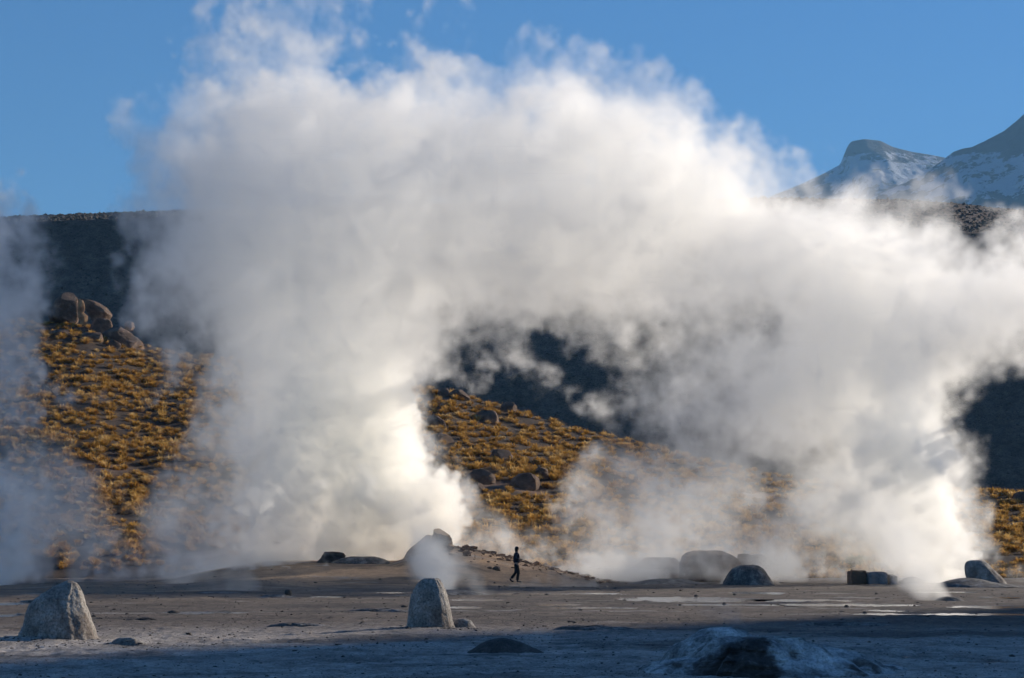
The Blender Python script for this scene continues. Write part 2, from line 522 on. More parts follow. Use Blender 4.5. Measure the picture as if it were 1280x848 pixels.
# ------------------------------------------------------------------ rocks, cones and mounds
def body_mesh(levels, Y, depth=0.85, seed=0, rough=0.05, flute=0.0, nl=46, ns=72, square=2.0, skew=0.0, dip=0.0, crack=0.0, facets=0, turn=0.0):
    """A closed stone whose left and right outline at each height is given in photo pixels at the distance Y.
    levels: (py, left, right) from top to bottom; depth: thickness against width; dip: crater at the top."""
    L = np.array(levels, float)
    z = EYE + (HY - L[:, 0]) / F * Y
    xl, xr = (L[:, 1] - CX) / F * Y, (L[:, 2] - CX) / F * Y
    s = np.concatenate([[0], np.cumsum(np.hypot(np.diff(z), np.diff(xr - xl) / 2))])
    t = np.linspace(0, s[-1], nl)
    z, xl, xr = np.interp(t, s, z), np.interp(t, s, xl), np.interp(t, s, xr)
    a = np.linspace(0, 2 * np.pi, ns, endpoint=False)
    ca, sa = np.cos(a), np.sin(a)
    b_ = a - turn
    rr = (np.abs(np.cos(b_)) ** square + np.abs(np.sin(b_)) ** square) ** (-1 / square)
    ca, sa = ca * rr, sa * rr
    ca, sa = ca / np.abs(ca).max(), sa / np.abs(sa).max()
    hw, cx = (xr - xl) / 2, (xr + xl) / 2
    wmax = hw.max()
    X = cx[:, None] + hw[:, None] * ca
    Yv = Y + hw[:, None] * depth * sa + skew * (z - z[-1])[:, None]
    Z = np.repeat(z[:, None], ns, 1)
    if dip:
        r = np.clip(1 - hw / (wmax * 0.30), 0, 1)
        Z = Z - (dip * r * r)[:, None]
    sc = max(wmax, (z[0] - z[-1]) * 0.6)
    nx, ny = ca, sa / max(depth, 0.2)
    k = np.clip(hw / (0.25 * wmax), 0, 1)[:, None]
    q = 1.3 / sc
    n = fbm(X * q, Yv * q, Z * q + seed, 5, 0.55) * 0.9
    if crack:
        n = n - crack * np.clip(fbm(X * q * 0.9, Yv * q * 0.9, Z * q * 1.6 + seed + 9, 3, ridged=True) - 0.25, 0, 1)
    if flute:
        n = n + flute * fbm(np.cos(a)[None, :] * 3.2 + 0 * Z, np.sin(a)[None, :] * 3.2 + 0 * Z, Z * 0.25 / sc + seed, 3, ridged=True)
    n = n + 0.30 * fbm(X * q * 7, Yv * q * 7, Z * q * 7 + seed, 3, 0.6, ridged=True)
    d = rough * sc * n * k
    X, Yv = X + d * nx, Yv + d * ny
    Z = Z + rough * sc * 0.7 * fbm(X * q * 1.7, Yv * q * 1.7, seed + 4.0, 4)
    verts = np.stack([X, Yv, Z], -1).reshape(-1, 3)
    if facets:
        r = np.random.default_rng(int(seed * 10) + 77)
        c = verts.mean(0)
        p = verts - c
        for _ in range(facets):
            m = r.normal(size=3)
            m[1] -= 0.5
            m /= np.linalg.norm(m)
            dd = p @ m
            lim = dd.max() * r.uniform(0.66, 0.9)
            p = p - np.maximum(dd - lim, 0)[:, None] * m * 0.94
        verts = p + c
    i = np.arange(nl - 1)[:, None] * ns + np.arange(ns)[None, :]
    j = np.arange(nl - 1)[:, None] * ns + (np.arange(ns)[None, :] + 1) % ns
    f = np.stack([i, i + ns, j + ns, j], -1).reshape(-1, 4)
    top = verts[:ns].mean(0)
    bot = verts[-ns:].mean(0)
    verts = np.concatenate([verts, [top], [bot]])
    n0 = nl * ns
    b = np.arange(ns)
    ft = np.stack([np.full(ns, n0), b, (b + 1) % ns, (b + 1) % ns], -1)
    fb = np.stack([np.full(ns, n0 + 1), (nl - 1) * ns + (b + 1) % ns, (nl - 1) * ns + b, (nl - 1) * ns + b], -1)
    return verts, f, np.concatenate([ft, fb])[:, :3]


def body(name, levels, Y, mat, label=None, cat=None, group=None, parent=None, **kw):
    v, quads, tris = body_mesh(levels, Y, **kw)
    me = bpy.data.meshes.new(name)
    base = np.array([v[:, 0].mean(), Y, v[:, 2].min()])
    if parent is not None:
        base = np.array(parent.location)
    me.from_pydata((v - base).tolist(), [], quads.tolist() + tris.tolist())
    me.polygons.foreach_set("use_smooth", np.full(len(me.polygons), not kw.get('facets')))
    me.materials.append(mat)
    o = link(bpy.data.objects.new(name, me))
    if parent is not None:
        o.parent = parent
    else:
        if name in ('crust_ridge', 'crust_mound', 'dark_stone', 'dark_mound', 'ball_stone', 'vent_crust', 'vent_mound', 'sinter_lump', 'stone') and Y < 111:
            base[2] += (0.4 if name == 'sinter_lump' else 1.0) * max(0.0, float(ground_h(np.array(base[0]), np.array(float(Y)))))      # sits on the ground it stands on
        o.location = base
    return tag(o, label, cat, group)


# the two tall sinter cones in front
body("sinter_cone", [(726.5, 84, 90), (729, 78, 95), (734, 68, 99), (740, 58, 102), (748, 45, 105), (756, 38, 107), (766, 34, 111), (775, 32, 114), (786, 28, 118), (796, 24, 121), (806, 21, 124), (822, 18, 128)],
     37.0, M_SINTER, "tall pointed pale grey sinter cone leaning to one side with fluted flanks", "rock cone", depth=0.8, seed=1, rough=0.06, flute=0.45, crack=0.5, nl=90, ns=140)
body("sinter_cone", [(723, 531, 547), (725, 527, 549), (729, 523, 552), (736, 518, 556), (745, 514, 559), (755, 512, 562), (765, 511, 564), (775, 510, 566), (785, 508, 569), (793, 506, 572), (806, 503, 577)],
     43.0, M_SINTER, "smooth bullet shaped grey sinter cone with steam rising behind its top", "rock cone", depth=0.9, seed=5, rough=0.035, flute=0.4, crack=0.4, nl=90, ns=140)
body("sinter_lump", [(777, 574, 582), (779, 570, 588), (784, 566, 592), (789, 564, 596), (796, 562, 600)], 43.2, M_SINTER,
     "small white sinter lump at the foot of the bullet shaped cone", "rock", depth=0.8, seed=8, rough=0.08)
body("sinter_lump", [(800, 152, 166), (803, 144, 176), (808, 138, 184), (813, 132, 190), (824, 128, 194)], 36.4, M_SINTER,
     "low rounded grey sinter lump in front of the pointed cone", "rock", depth=0.8, seed=9, rough=0.10)
# dark crust ridges left
body("dark_stone", [(775, 122, 130), (776.5, 119, 135), (780, 117, 138), (786, 116, 139)], 51, M_DARKROCK,
     "flat dark stone just beside the pointed sinter cone", "stone", depth=0.7, seed=11, rough=0.12)
body("crust_ridge", [(774.5, 176, 184), (776, 166, 194), (779, 152, 204), (782, 142, 212), (788, 138, 220)], 50, M_DARKROCK,
     "long low dark crust ridge on the plain behind the low rounded lump", "crust ridge", depth=0.5, seed=12, rough=0.10, crack=0.8)
body("dark_stone", [(763, 214, 218), (764.5, 211, 222), (767, 208, 228), (772, 206, 232)], 57, M_DARKROCK,
     "small dark stone lying beyond the long low dark crust ridge", "stone", depth=0.7, seed=13, rough=0.14, crack=0.6)
body("crust_mound", [(743.5, 345, 350), (745, 330, 364), (748, 314, 376), (751, 304, 384), (756, 298, 396)], 75, M_CRUST,
     "low broken grey crust mound with a ball shaped stone on it", "mound", depth=0.8, seed=14, rough=0.07, crack=1.2, nl=60, ns=120)
body("ball_stone", [(737.6, 358.5, 361.5), (738.4, 356.6, 363.6), (740, 355.8, 364.6), (742.5, 355.8, 364.6), (745, 357, 363.6), (747, 358.5, 362)], 75, M_DARKROCK,
     "round dark stone sitting on top of the broken crust mound", "stone", depth=1, seed=15, rough=0.06)
body("crust_mound", [(740, 268, 282), (741.5, 250, 300), (744, 236, 318), (748, 226, 330)], 82, M_CRUST,
     "flat grey crust swell wrapped in thin steam left of the broken mound", "mound", depth=0.8, seed=16, rough=0.06)
for l_, r_, t_, b_, sd_, lb_ in [(20, 108, 749, 754, 201, "thin dark crust ridge behind the pointed sinter cone"), (430, 520, 761, 766, 202, "low dark crust ridge left of the bullet shaped cone"),
                                 (690, 800, 786, 792, 203, "faint crust ridge on the shade line right of the bullet shaped cone"), (990, 1120, 779, 785, 204, "long low crust ridge behind the crater mound"),
                                 (330, 420, 781, 787, 205, "low broken crust ridge between the two sinter cones")]:
    w_ = r_ - l_
    body("crust_ridge", [(t_, l_ + w_ * .42, l_ + w_ * .5), (t_ + 1, l_ + w_ * .25, l_ + w_ * .66), (t_ + 2.6, l_ + w_ * .1, l_ + w_ * .85), (b_, l_, r_), (b_ + 4, l_ - 4, r_ + 6)],
         flatY(b_) + 0.3, M_CRUST, lb_, "crust ridge", depth=0.35, seed=sd_, rough=0.06, crack=1.0, nl=40, ns=110)
# boulder on the terrace, and terrace crust
body("terrace_boulder", [(690, 406, 424), (691.5, 405, 430), (694, 403, 432), (698, 401, 432), (703, 396, 434), (708, 392, 438)], 114, M_DARKROCK,
     "dark blocky boulder on the brow of the tan sand slope", "boulder", depth=0.8, seed=17, rough=0.10, crack=0.8, square=2.8)
body("terrace_slab", [(696, 436, 466), (697, 430, 474), (699.5, 424, 482), (704, 414, 490), (709, 408, 494)], 113.5, M_CRUST,
     "flat grey sinter slab beside the dark boulder on the brow of the tan slope", "slab", depth=0.6, seed=18, rough=0.06)
# broken geyser cone in the middle
v0 = np.array([(555 - CX) / F * 114, 114, 0.0])
cone = link(bpy.data.objects.new("geyser_cone", None))
cone.location = v0
tag(cone, "broken geyser cone with a notched top above a rubble slope", "geyser cone")
body("cone_wall", [(655, 547, 553), (657, 543, 559), (661, 541, 562), (667, 541, 563.5), (674, 540, 564.5), (682, 537, 566), (690, 532, 572), (700, 524, 584), (716, 514, 600)], 114, M_TANROCK,
     parent=cone, depth=0.8, seed=19, rough=0.10, crack=1.2, facets=6, nl=70, ns=110, square=2.4)
body("cone_wall", [(669, 533, 538), (671, 530, 540), (674, 526, 542), (680, 520, 546), (690, 508, 548), (716, 494, 556)], 114.4, M_TANROCK,
     parent=cone, depth=0.8, seed=20, rough=0.07, crack=0.9, nl=60, ns=90)
body("crust_mound", [(738, 556, 572), (739.5, 540, 590), (742, 520, 606), (746, 500, 622), (751, 490, 632)], 80, M_CRUST,
     "flat rubbly crust mound behind the bullet shaped cone", "mound", depth=0.9, seed=21, rough=0.06, crack=0.8, nl=60, ns=120)
# foreground dark mounds
body("dark_mound", [(803, 621, 630), (805, 613, 641), (810, 602, 656), (817, 590, 672), (824, 578, 684), (836, 566, 700)], 34.2, M_DARKROCK,
     "low dark earth mound in the shaded foreground", "mound", depth=0.8, seed=22, rough=0.05, crack=0.5, nl=60, ns=120)
body("vent_crust", [(821.5, 706, 716), (823, 698, 734), (826, 690, 756), (832, 684, 770)], 33.4, M_CRUST,
     "flat crust lip of a tiny steaming vent beside the low dark mound", "vent", depth=0.8, seed=23, rough=0.06, crack=0.7)

# large crater mound at the bottom edge
M_MOUND = rock_mat("mound_crust", (0.07, 0.066, 0.062), (0.24, 0.23, 0.22), (0.72, 0.70, 0.67), 1.6, 0.8, 0.03, True)
mound = link(bpy.data.objects.new("crater_mound", None))
mound.location = ((945 - CX) / F * 28.5, 28.5, 0)
tag(mound, "large crusted crater mound with a black muddy face and a white streaked flank", "mound")
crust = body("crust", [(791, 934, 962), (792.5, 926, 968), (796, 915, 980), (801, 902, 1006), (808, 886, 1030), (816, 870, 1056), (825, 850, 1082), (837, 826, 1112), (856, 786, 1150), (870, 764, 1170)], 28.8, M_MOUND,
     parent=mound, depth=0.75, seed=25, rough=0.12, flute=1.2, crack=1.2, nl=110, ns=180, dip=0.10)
# black mud has run down the front of the crust
me = crust.data
co = np.empty(len(me.vertices) * 3)
me.vertices.foreach_get("co", co)
co = co.reshape(-1, 3) + np.array(mound.location)
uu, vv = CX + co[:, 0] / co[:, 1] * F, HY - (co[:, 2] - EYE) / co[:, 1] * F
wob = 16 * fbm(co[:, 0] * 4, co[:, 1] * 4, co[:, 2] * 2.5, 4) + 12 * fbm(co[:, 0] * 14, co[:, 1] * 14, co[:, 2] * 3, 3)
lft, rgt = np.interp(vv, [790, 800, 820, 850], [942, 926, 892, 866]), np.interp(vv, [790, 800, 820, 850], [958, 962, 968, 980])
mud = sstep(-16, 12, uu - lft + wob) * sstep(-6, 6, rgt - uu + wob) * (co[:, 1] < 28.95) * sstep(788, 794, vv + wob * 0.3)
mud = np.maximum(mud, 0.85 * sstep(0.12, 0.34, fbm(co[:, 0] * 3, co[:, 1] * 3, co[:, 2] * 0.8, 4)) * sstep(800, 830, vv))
at_ = me.attributes.new("mud", 'FLOAT', 'POINT')
at_.data.foreach_set("value", mud.astype(np.float32))
M_MUD = M_MOUND.copy()
M_MUD.name = "mound_crust_with_mud"
nt = M_MUD.node_tree
p = nt.nodes["Principled BSDF"]
c0 = p.inputs["Base Color"].links[0].from_socket
an = nt.nodes.new("ShaderNodeAttribute")
an.attribute_name = "mud"
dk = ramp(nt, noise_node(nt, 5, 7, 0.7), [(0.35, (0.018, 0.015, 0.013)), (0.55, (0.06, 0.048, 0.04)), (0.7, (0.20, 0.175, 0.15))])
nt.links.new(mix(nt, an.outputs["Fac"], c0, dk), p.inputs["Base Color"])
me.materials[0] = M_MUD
body("crust_lip", [(784, 893, 912), (786, 886, 922), (791, 874, 932), (799, 860, 940), (810, 846, 948), (824, 832, 950)], 29.8, M_MOUND,
     parent=mound, depth=0.7, seed=27, rough=0.10, flute=1.0, crack=0.7, nl=60, ns=100)

# right middle distance
body("dark_mound", [(724.6, 824, 846), (726, 812, 858), (728.5, 800, 868), (731, 786, 884), (735, 770, 900)], 104, M_CRUST,
     "wide flat dark mound on the plain near the domed rock", "mound", depth=0.9, seed=28, rough=0.03, nl=50, ns=110)
body("flat_topped_block", [(688.5, 868, 900), (689.5, 864, 916), (692, 858, 918), (695, 853, 922), (705, 850, 926), (718, 850, 930), (734, 846, 934)], 111.5, M_HILLROCK,
     "large flat topped brown rock block half hidden by steam", "rock block", depth=0.7, seed=29, rough=0.05, crack=0.6, square=5, facets=8, turn=0.35)
body("flat_topped_block", [(692.5, 922, 956), (693.5, 917, 961), (697, 914, 964), (710, 912, 968), (734, 908, 972)], 113, M_HILLROCK,
     "rear grey rock block behind the domed rock, veiled in steam", "rock block", depth=0.7, seed=30, rough=0.05, crack=0.6, square=4, facets=8, turn=0.9)
body("low_block", [(697, 814, 838), (698, 806, 844), (702, 800, 848), (710, 790, 853), (734, 786, 856)], 113, M_HILLROCK,
     "low rock block in dense steam left of the flat topped brown block", "rock block", depth=0.7, seed=31, rough=0.05, crack=0.6, square=2.8)
body("domed_rock", [(706.5, 928, 942), (707.5, 922, 948), (711, 915, 954), (716, 911, 958), (722, 907, 962), (728, 904, 966), (734, 902, 970)], 101, M_CRUST,
     "dark domed rock with pale wisps round its base", "rock", depth=0.8, seed=32, rough=0.05, crack=0.5, nl=60, ns=100)
body("geyser_rock", [(700.3, 1214, 1226), (702, 1209, 1231), (706, 1206, 1236), (711, 1206, 1241), (717, 1207, 1247), (724, 1209, 1254), (730, 1208, 1258), (735, 1206, 1262)], 98, M_SINTER,
     "pale sinter rock with a bright sunlit edge beside the right steam column", "rock", depth=0.8, seed=33, rough=0.05, crack=0.7, flute=0.4, nl=70, ns=110)
body("dark_mound", [(723, 1200, 1212), (725, 1190, 1226), (728, 1180, 1238), (731.5, 1172, 1262), (735, 1168, 1290)], 95, M_CRUST,
     "dark crust apron at the foot of the pale sunlit sinter rock", "mound", depth=0.7, seed=34, rough=0.04)
body("vent_mound", [(747, 1178, 1192), (748.5, 1174, 1198), (751.5, 1168, 1204), (755, 1152, 1210), (758.5, 1136, 1218), (764, 1120, 1234)], 70, M_CRUST,
     "small dark vent mound among the pools with a slanting steam jet", "vent", depth=0.8, seed=35, rough=0.06, crack=0.6, nl=60, ns=110)
body("grey_mound", [(721, 1136, 1144), (723, 1130, 1150), (727, 1124, 1156), (733, 1120, 1160)], 106, M_CRUST,
     "little grey mound between the ruined wall and the vent mound", "mound", depth=0.8, seed=36, rough=0.05)

# ruined wall by the pools
ruin = link(bpy.data.objects.new("ruined_wall", None))
RY0 = 103.0
ruin.location = at(1085, 731, RY0)
tag(ruin, "low ruined wall of brown mud brick and grey concrete blocks", "ruin")
M_BRICK, nt, p = new_mat("mud_brick")
tc = nt.nodes.new("ShaderNodeTexCoord")
br = nt.nodes.new("ShaderNodeTexBrick")
mp = nt.nodes.new("ShaderNodeMapping")
mp.inputs["Rotation"].default_value = (math.radians(90), 0, 0)
nt.links.new(tc.outputs["Object"], mp.inputs[0])
nt.links.new(mp.outputs[0], br.inputs[0])
br.inputs["Color1"].default_value = (0.27, 0.15, 0.08, 1)
br.inputs["Color2"].default_value = (0.17, 0.10, 0.06, 1)
br.inputs["Mortar"].default_value = (0.08, 0.06, 0.045, 1)
br.inputs["Scale"].default_value = 4.5
nt.links.new(mix(nt, noise_node(nt, 6, 5), br.outputs[0], (0.10, 0.07, 0.05)), p.inputs["Base Color"])
p.inputs["Roughness"].default_value = 0.95
M_CONC = rock_mat("weathered_concrete", (0.09, 0.09, 0.09), (0.19, 0.19, 0.19), (0.34, 0.33, 0.32), 2.0, 0.4, 0.02, True)


def worn_box(name, l, r, t, b, y0, y1, mat, parent, seed):
    bm = bmesh.new()
    bmesh.ops.create_cube(bm, size=1)
    x0, x1 = (l - CX) / F * RY0, (r - CX) / F * RY0
    z0, z1 = EYE + (HY - b) / F * RY0, EYE + (HY - t) / F * RY0
    for v in bm.verts:
        v.co = Vector((x0 + (v.co.x + .5) * (x1 - x0), y0 + (v.co.y + .5) * (y1 - y0), z0 + (v.co.z + .5) * (z1 - z0))) - Vector(parent.location)
    bmesh.ops.subdivide_edges(bm, edges=bm.edges[:], cuts=5, use_grid_fill=True)
    for v in bm.verts:
        n = fbm(v.co.x * 1.6, v.co.y * 1.6, v.co.z * 1.6 + seed, 3)
        v.co += Vector((0.10 * float(n), 0.10 * float(n), 0.16 * float(fbm(v.co.x * 1.1, v.co.y, seed, 2)) if v.co.z > 0.2 else 0))
    bmesh.ops.bevel(bm, geom=[e for e in bm.edges if e.calc_face_angle(0) > 1.0], offset=0.035, segments=2, affect='EDGES')
    me = bpy.data.meshes.new(name)
    bm.to_mesh(me)
    bm.free()
    me.materials.append(mat)
    o = link(bpy.data.objects.new(name, me))
    o.parent = parent
    return o


worn_box("brick_wall", 1061.5, 1080, 714.2, 734, 102.2, 103.6, M_BRICK, ruin, 1)
worn_box("concrete_block", 1080.6, 1085.5, 716, 734, 101.8, 103.0, M_CONC, ruin, 3)
worn_box("concrete_block", 1086.4, 1107, 715.8, 734, 102.4, 104.0, M_CONC, ruin, 4)
worn_box("concrete_block", 1110.5, 1119, 719.2, 734, 102.4, 103.8, M_CONC, ruin, 5)

# lone stones on the plain
for px, py, w, lab in [(693.5, 723.5, 4.4, "upright pointed stone on the skyline of the rubble slope"), (1058, 761, 3.2, "single dark stone among the bright pools in front of the ruin"),
                       (870, 746.5, 2.6, "small black stone by the pool in front of the flat dark mound"), (918, 744.5, 2.2, "small black stone in front of the domed rock"),
                       (1114, 729, 3.4, "black stone lying in front of the ruined wall"), (1129, 730, 4.2, "flat black stone left of the little grey mound"),
                       (905, 755.5, 2.3, "small dark stone at the near edge of the widest pool"), (769, 737, 2.2, "dark pebble sized stone left of the flat dark mound")]:
    Y = 112.0 if py < 727 else flatY(py) - 0.4
    hgt = w * (1.7 if "upright" in lab else 1.0)
    body("stone", [(py - hgt, px - w * .3, px + w * .35), (py - hgt * .75, px - w * .7, px + w * .75), (py - hgt * .3, px - w, px + w * 1.1), (py + 1.5, px - w * 1.05, px + w * 1.2)],
         Y, M_DARKROCK if "upright" not in lab else M_HILLROCK, lab, "stone", depth=0.9, seed=px, rough=0.10, nl=16, ns=24, crack=0.5)

# boulders on the grassy hill: left, right, top, bottom in photo pixels


def hill_point(px, py, h=hill_h, y0=122, y1=240):
    ys = np.linspace(y0, y1, 900)
    ray = EYE + (HY - py) / F * ys
    g = h((px - CX) / F * ys, ys)
    hit = np.nonzero(g >= ray)[0]
    return float(ys[hit[0]]) if len(hit) else None


def boulder(name, l, r, t, b, label, seed, shape=0.0, Y=None, mat=None):
    t = t + 0.22 * (b - t)
    w, hgt = (r - l), (b - t)
    if Y is None:
        Y = hill_point((l + r) / 2, b - 0.15 * hgt) or hill_point((l + r) / 2, b + 3) or hill_crest((l + r) / 2)[0]
    s = shape * w     # leans the top
    c = (l + r) / 2
    lv = [(t, c + s - w * .12, c + s + w * .12), (t + hgt * .06, c + s * .9 - w * .27, c + s * .9 + w * .25), (t + hgt * .25, c + s * .6 - w * .42, c + s * .6 + w * .36),
          (t + hgt * .5, c + s * .3 - w * .49, c + s * .3 + w * .46), (t + hgt * .8, l, r), (b + hgt * .25, l + w * .02, r - w * .02)]
    return body(name, lv, Y, mat or M_HILLROCK, label, "boulder", depth=0.8, seed=seed, rough=0.07, crack=1.0, nl=40, ns=60, square=4.0, facets=13, turn=seed * 1.7)


YO = 219.0
for i, (dy, mt, lab, lv) in enumerate([
    (3, M_HILLROCK, "big dark boulder at the left end of the hilltop outcrop", [(364, 84, 91), (367, 78, 95), (374, 69, 98), (384, 64, 99), (395, 60, 99), (409, 56, 100)]),
    (-3, M_SUNTINT, "upright orange lit boulder in the middle of the hilltop outcrop", [(371, 98, 101), (375, 97, 104), (384, 96.5, 106), (391, 97.5, 105), (397, 98, 112), (402, 100, 110), (406, 100, 109)]),
    (2, M_HILLROCK, "tilted brown slab resting at the top of the hilltop outcrop", [(370, 99, 104), (373.5, 99, 113), (378, 101, 123), (383, 104, 131), (388, 107, 138), (392, 110, 142), (397, 113, 139), (404, 116, 135)]),
    (-2, M_HILLROCK, "wedge boulder under the tilted slab of the outcrop", [(398, 121, 133), (401, 115, 139), (407, 111, 141), (416, 109, 142), (421, 109, 142)]),
    (-4, M_HILLROCK, "long dark sloping boulder at the right end of the hilltop outcrop", [(404, 131, 141), (408, 128, 150), (414, 127, 160), (421, 126, 170), (429, 126, 180), (437, 129, 185), (444, 130, 186)]),
    (-1, M_SUNTINT, "small sunlit boulder above the long dark sloping boulder", [(401, 159, 164), (404, 156, 167), (409, 155, 168), (414, 155, 168)]),
    (-6, M_HILLROCK, "broad smooth boulder low in the grass below the outcrop", [(416, 106, 124), (419, 98, 131), (424, 95, 136), (431, 94, 138), (438, 94, 138)]),
    (-7, M_HILLROCK, "rounded boulder right of the broad smooth one", [(424, 140, 146), (427, 136, 150), (432, 134, 152), (438, 134, 152), (444, 135, 151)]),
    (-5, M_HILLROCK, "flat grey boulder at the lower left of the outcrop", [(413, 68, 84), (416, 60, 90), (421, 57, 94), (428, 56, 95), (434, 57, 94)])]):
    body("boulder", lv, YO + dy, mt, lab, "boulder", depth=0.7, seed=40 + i, rough=0.05, crack=0.9, nl=40, ns=60, square=4.0, facets=6, turn=0.5 + 0.3 * (i % 3))
for i, (l, r, t, b, sh, lab) in enumerate([
    (545, 562, 480, 498, 0.1, "dark boulder on the crest next to the left steam column"),
    (563, 588, 483, 501, -0.2, "slanting boulder on the crest, second from the left steam column"),
    (624, 647, 498, 516, 0.05, "pointed dark boulder standing on the crest right of centre"),
    (586, 627, 508, 530, 0.05, "wide dark boulder below the crest in golden grass"),
    (532, 558, 513, 536, 0.0, "reddish boulder close to the edge of the left steam column"),
    (532, 571, 538, 556, -0.1, "low dark boulder under the reddish boulder by the steam"),
    (613, 648, 556, 578, -0.15, "sloping grey boulder in the middle of the golden hillside"),
    (575, 620, 581, 606, 0.12, "bulky dark boulder lower down the golden hillside"),
    (636, 677, 585, 614, 0.08, "massive brown boulder, largest on the golden hillside"),
    (665, 688, 578, 600, 0.1, "boulder leaning behind the massive brown one"),
    (590, 607, 600, 616, 0.0, "small round boulder below the bulky dark boulder"),
    (1262, 1290, 610, 630, 0.1, "dark boulder on the low crest at the far right edge")]):
    boulder("boulder", l, r, t, b, lab, 60 + i, sh)

# ------------------------------------------------------------------ bunch grass
M_GRASS, nt, p = new_mat("dry_bunchgrass")
nt.nodes.remove(p)
out = nt.nodes["Material Output"]
geo = nt.nodes.new("ShaderNodeNewGeometry")
col = ramp(nt, noise_node(nt, 0.7, 4, 0.7), [(0.32, (0.20, 0.13, 0.06)), (0.42, (0.40, 0.215, 0.055)), (0.52, (0.60, 0.36, 0.10)), (0.66, (0.72, 0.54, 0.27))])
df, tr, mx = nt.nodes.new("ShaderNodeBsdfDiffuse"), nt.nodes.new("ShaderNodeBsdfTranslucent"), nt.nodes.new("ShaderNodeMixShader")
nt.links.new(col, df.inputs[0])
nt.links.new(col, tr.inputs[0])
mx.inputs[0].default_value = 0.5
nt.links.new(df.outputs[0], mx.inputs[1])
nt.links.new(tr.outputs[0], mx.inputs[2])
nt.links.new(mx.outputs[0], out.inputs["Surface"])


def tuft(n, seed, spread=1.0):
    """One tussock: n bent blades springing from a hummock, unit height. Returns verts, tris."""
    r = np.random.default_rng(seed)
    th = r.uniform(0, 2 * np.pi, n)
    rad = 0.34 * np.sqrt(r.uniform(0, 1, n))
    lean = np.clip(r.normal(0.85, 0.36, n), 0.02, 1.5) * spread
    L = r.uniform(0.7, 1.05, n)
    w = r.uniform(0.035, 0.06, n)
    dx, dy = np.cos(th), np.sin(th)
    b = np.stack([rad * dx, rad * dy, 0 * th], -1)
    mid = b + np.stack([dx * lean * 0.35 * L, dy * lean * 0.35 * L, 0.62 * L * np.cos(lean * .6)], -1)
    tip = b + np.stack([dx * lean * 0.95 * L, dy * lean * 0.95 * L, 0.95 * L * np.cos(lean)], -1)
    s = np.stack([-dy, dx, 0 * th], -1) * w[:, None]
    v = np.stack([b - s, b + s, mid - s * .9, mid + s * .9, tip], 1).reshape(-1, 3)
    k = np.arange(n)[:, None] * 5
    f = np.concatenate([k + [0, 1, 3], k + [0, 3, 2], k + [2, 3, 4]])
    return v, f


hill_pts = []
rg = np.random.default_rng(21)
NT = 19000
ty = rg.uniform(126, 234, NT)
tu = rg.uniform(-60, 1340, NT)
tx = (tu - CX) / F * ty
Yc, _ = hill_crest(tu)
patch = fbm(tx / 14, ty / 14, 31, 4)
cl = fbm(tx / 5, ty / 5, 33, 3)
keep = (ty < Yc + 4) & (patch < 0.30 + 0.1 * rg.normal(size=NT)) & (cl + 0.35 * rg.normal(size=NT) > -0.30)
keep &= ~((ty < 136) & (rg.uniform(size=NT) < 0.5))
tx, ty, tu = tx[keep], ty[keep], tu[keep]
# no two tussocks crowd each other in the eye of a walker on the plain
vy = HY - (hill_h(tx, ty) - EYE) / ty * F
cellk = {}
okk = np.ones(len(tx), bool)
for i in np.argsort(ty):
    c = (int(tu[i] // 9.5), int(vy[i] // 6.5))
    if c in cellk and rg.uniform() < 0.72:
        okk[i] = False
    cellk[c] = 1
tx, ty, tu = tx[okk], ty[okk], tu[okk]
tz = hill_h(tx, ty)
ts = rg.uniform(0.38, 0.72, len(tx)) * (1 + 0.35 * fbm(tx / 9, ty / 9, 35, 2))
print("tufts", len(tx))
near_order = np.argsort(ty)
in_frame = (tu > 4) & (tu < 1276)
# the windows in the steam where the nearest tussocks stand clear
clear = in_frame & (((tu > 965) & (tu < 1075)) | (tu > 1200) | ((tu > 560) & (tu < 740)) | ((tu > 120) & (tu < 210)))
single = [i for i in near_order if clear[i]][:290]
single_set = np.zeros(len(tx), bool)
single_set[single] = True
tm = []
for k in range(6):
    v, f = tuft(130, 100 + k, 0.9 + 0.06 * k)
    me = bpy.data.meshes.new("grass_tussock")
    me.from_pydata(v.tolist(), [], f.tolist())
    me.materials.append(M_GRASS)
    tm.append(me)
for n, i in enumerate(single):
    o = link(bpy.data.objects.new("grass_tussock", tm[n % 6]))
    o.location = (tx[i], ty[i], tz[i] - 0.03)
    o.rotation_euler = (0, 0, rg.uniform(0, 6.28))
    s = ts[i]
    o.scale = (s * rg.uniform(0.9, 1.15), s * rg.uniform(0.9, 1.15), s)
    tag(o, "golden dry bunchgrass tussock low on the foot of the steaming hillside", "grass tussock", "grass tussocks at the foot of the hill")
protos = [tuft(80, 200 + k, 0.9 + 0.05 * k) for k in range(8)]
VV, FF, base = [], [], 0
rest = np.nonzero(~single_set)[0]
for k in range(8):
    idx = rest[k::8]
    v, f = protos[k]
    a = rg.uniform(0, 6.28, len(idx))
    c, s = np.cos(a)[:, None], np.sin(a)[:, None]
    sz = ts[idx][:, None]
    X = (v[None, :, 0] * c - v[None, :, 1] * s) * sz + tx[idx][:, None]
    Y = (v[None, :, 0] * s + v[None, :, 1] * c) * sz + ty[idx][:, None]
    Z = v[None, :, 2] * sz + tz[idx][:, None] - 0.03
    VV.append(np.stack([X, Y, Z], -1).reshape(-1, 3))
    FF.append((f[None] + (np.arange(len(idx)) * len(v))[:, None, None]).reshape(-1, 3) + base)
    base += len(idx) * len(v)
o = np_mesh("bunchgrass", np.concatenate(VV), np.concatenate(FF), M_GRASS, smooth=False)
tag(o, "golden dry bunchgrass covering the hillside behind the steam", "grass", kind="stuff")

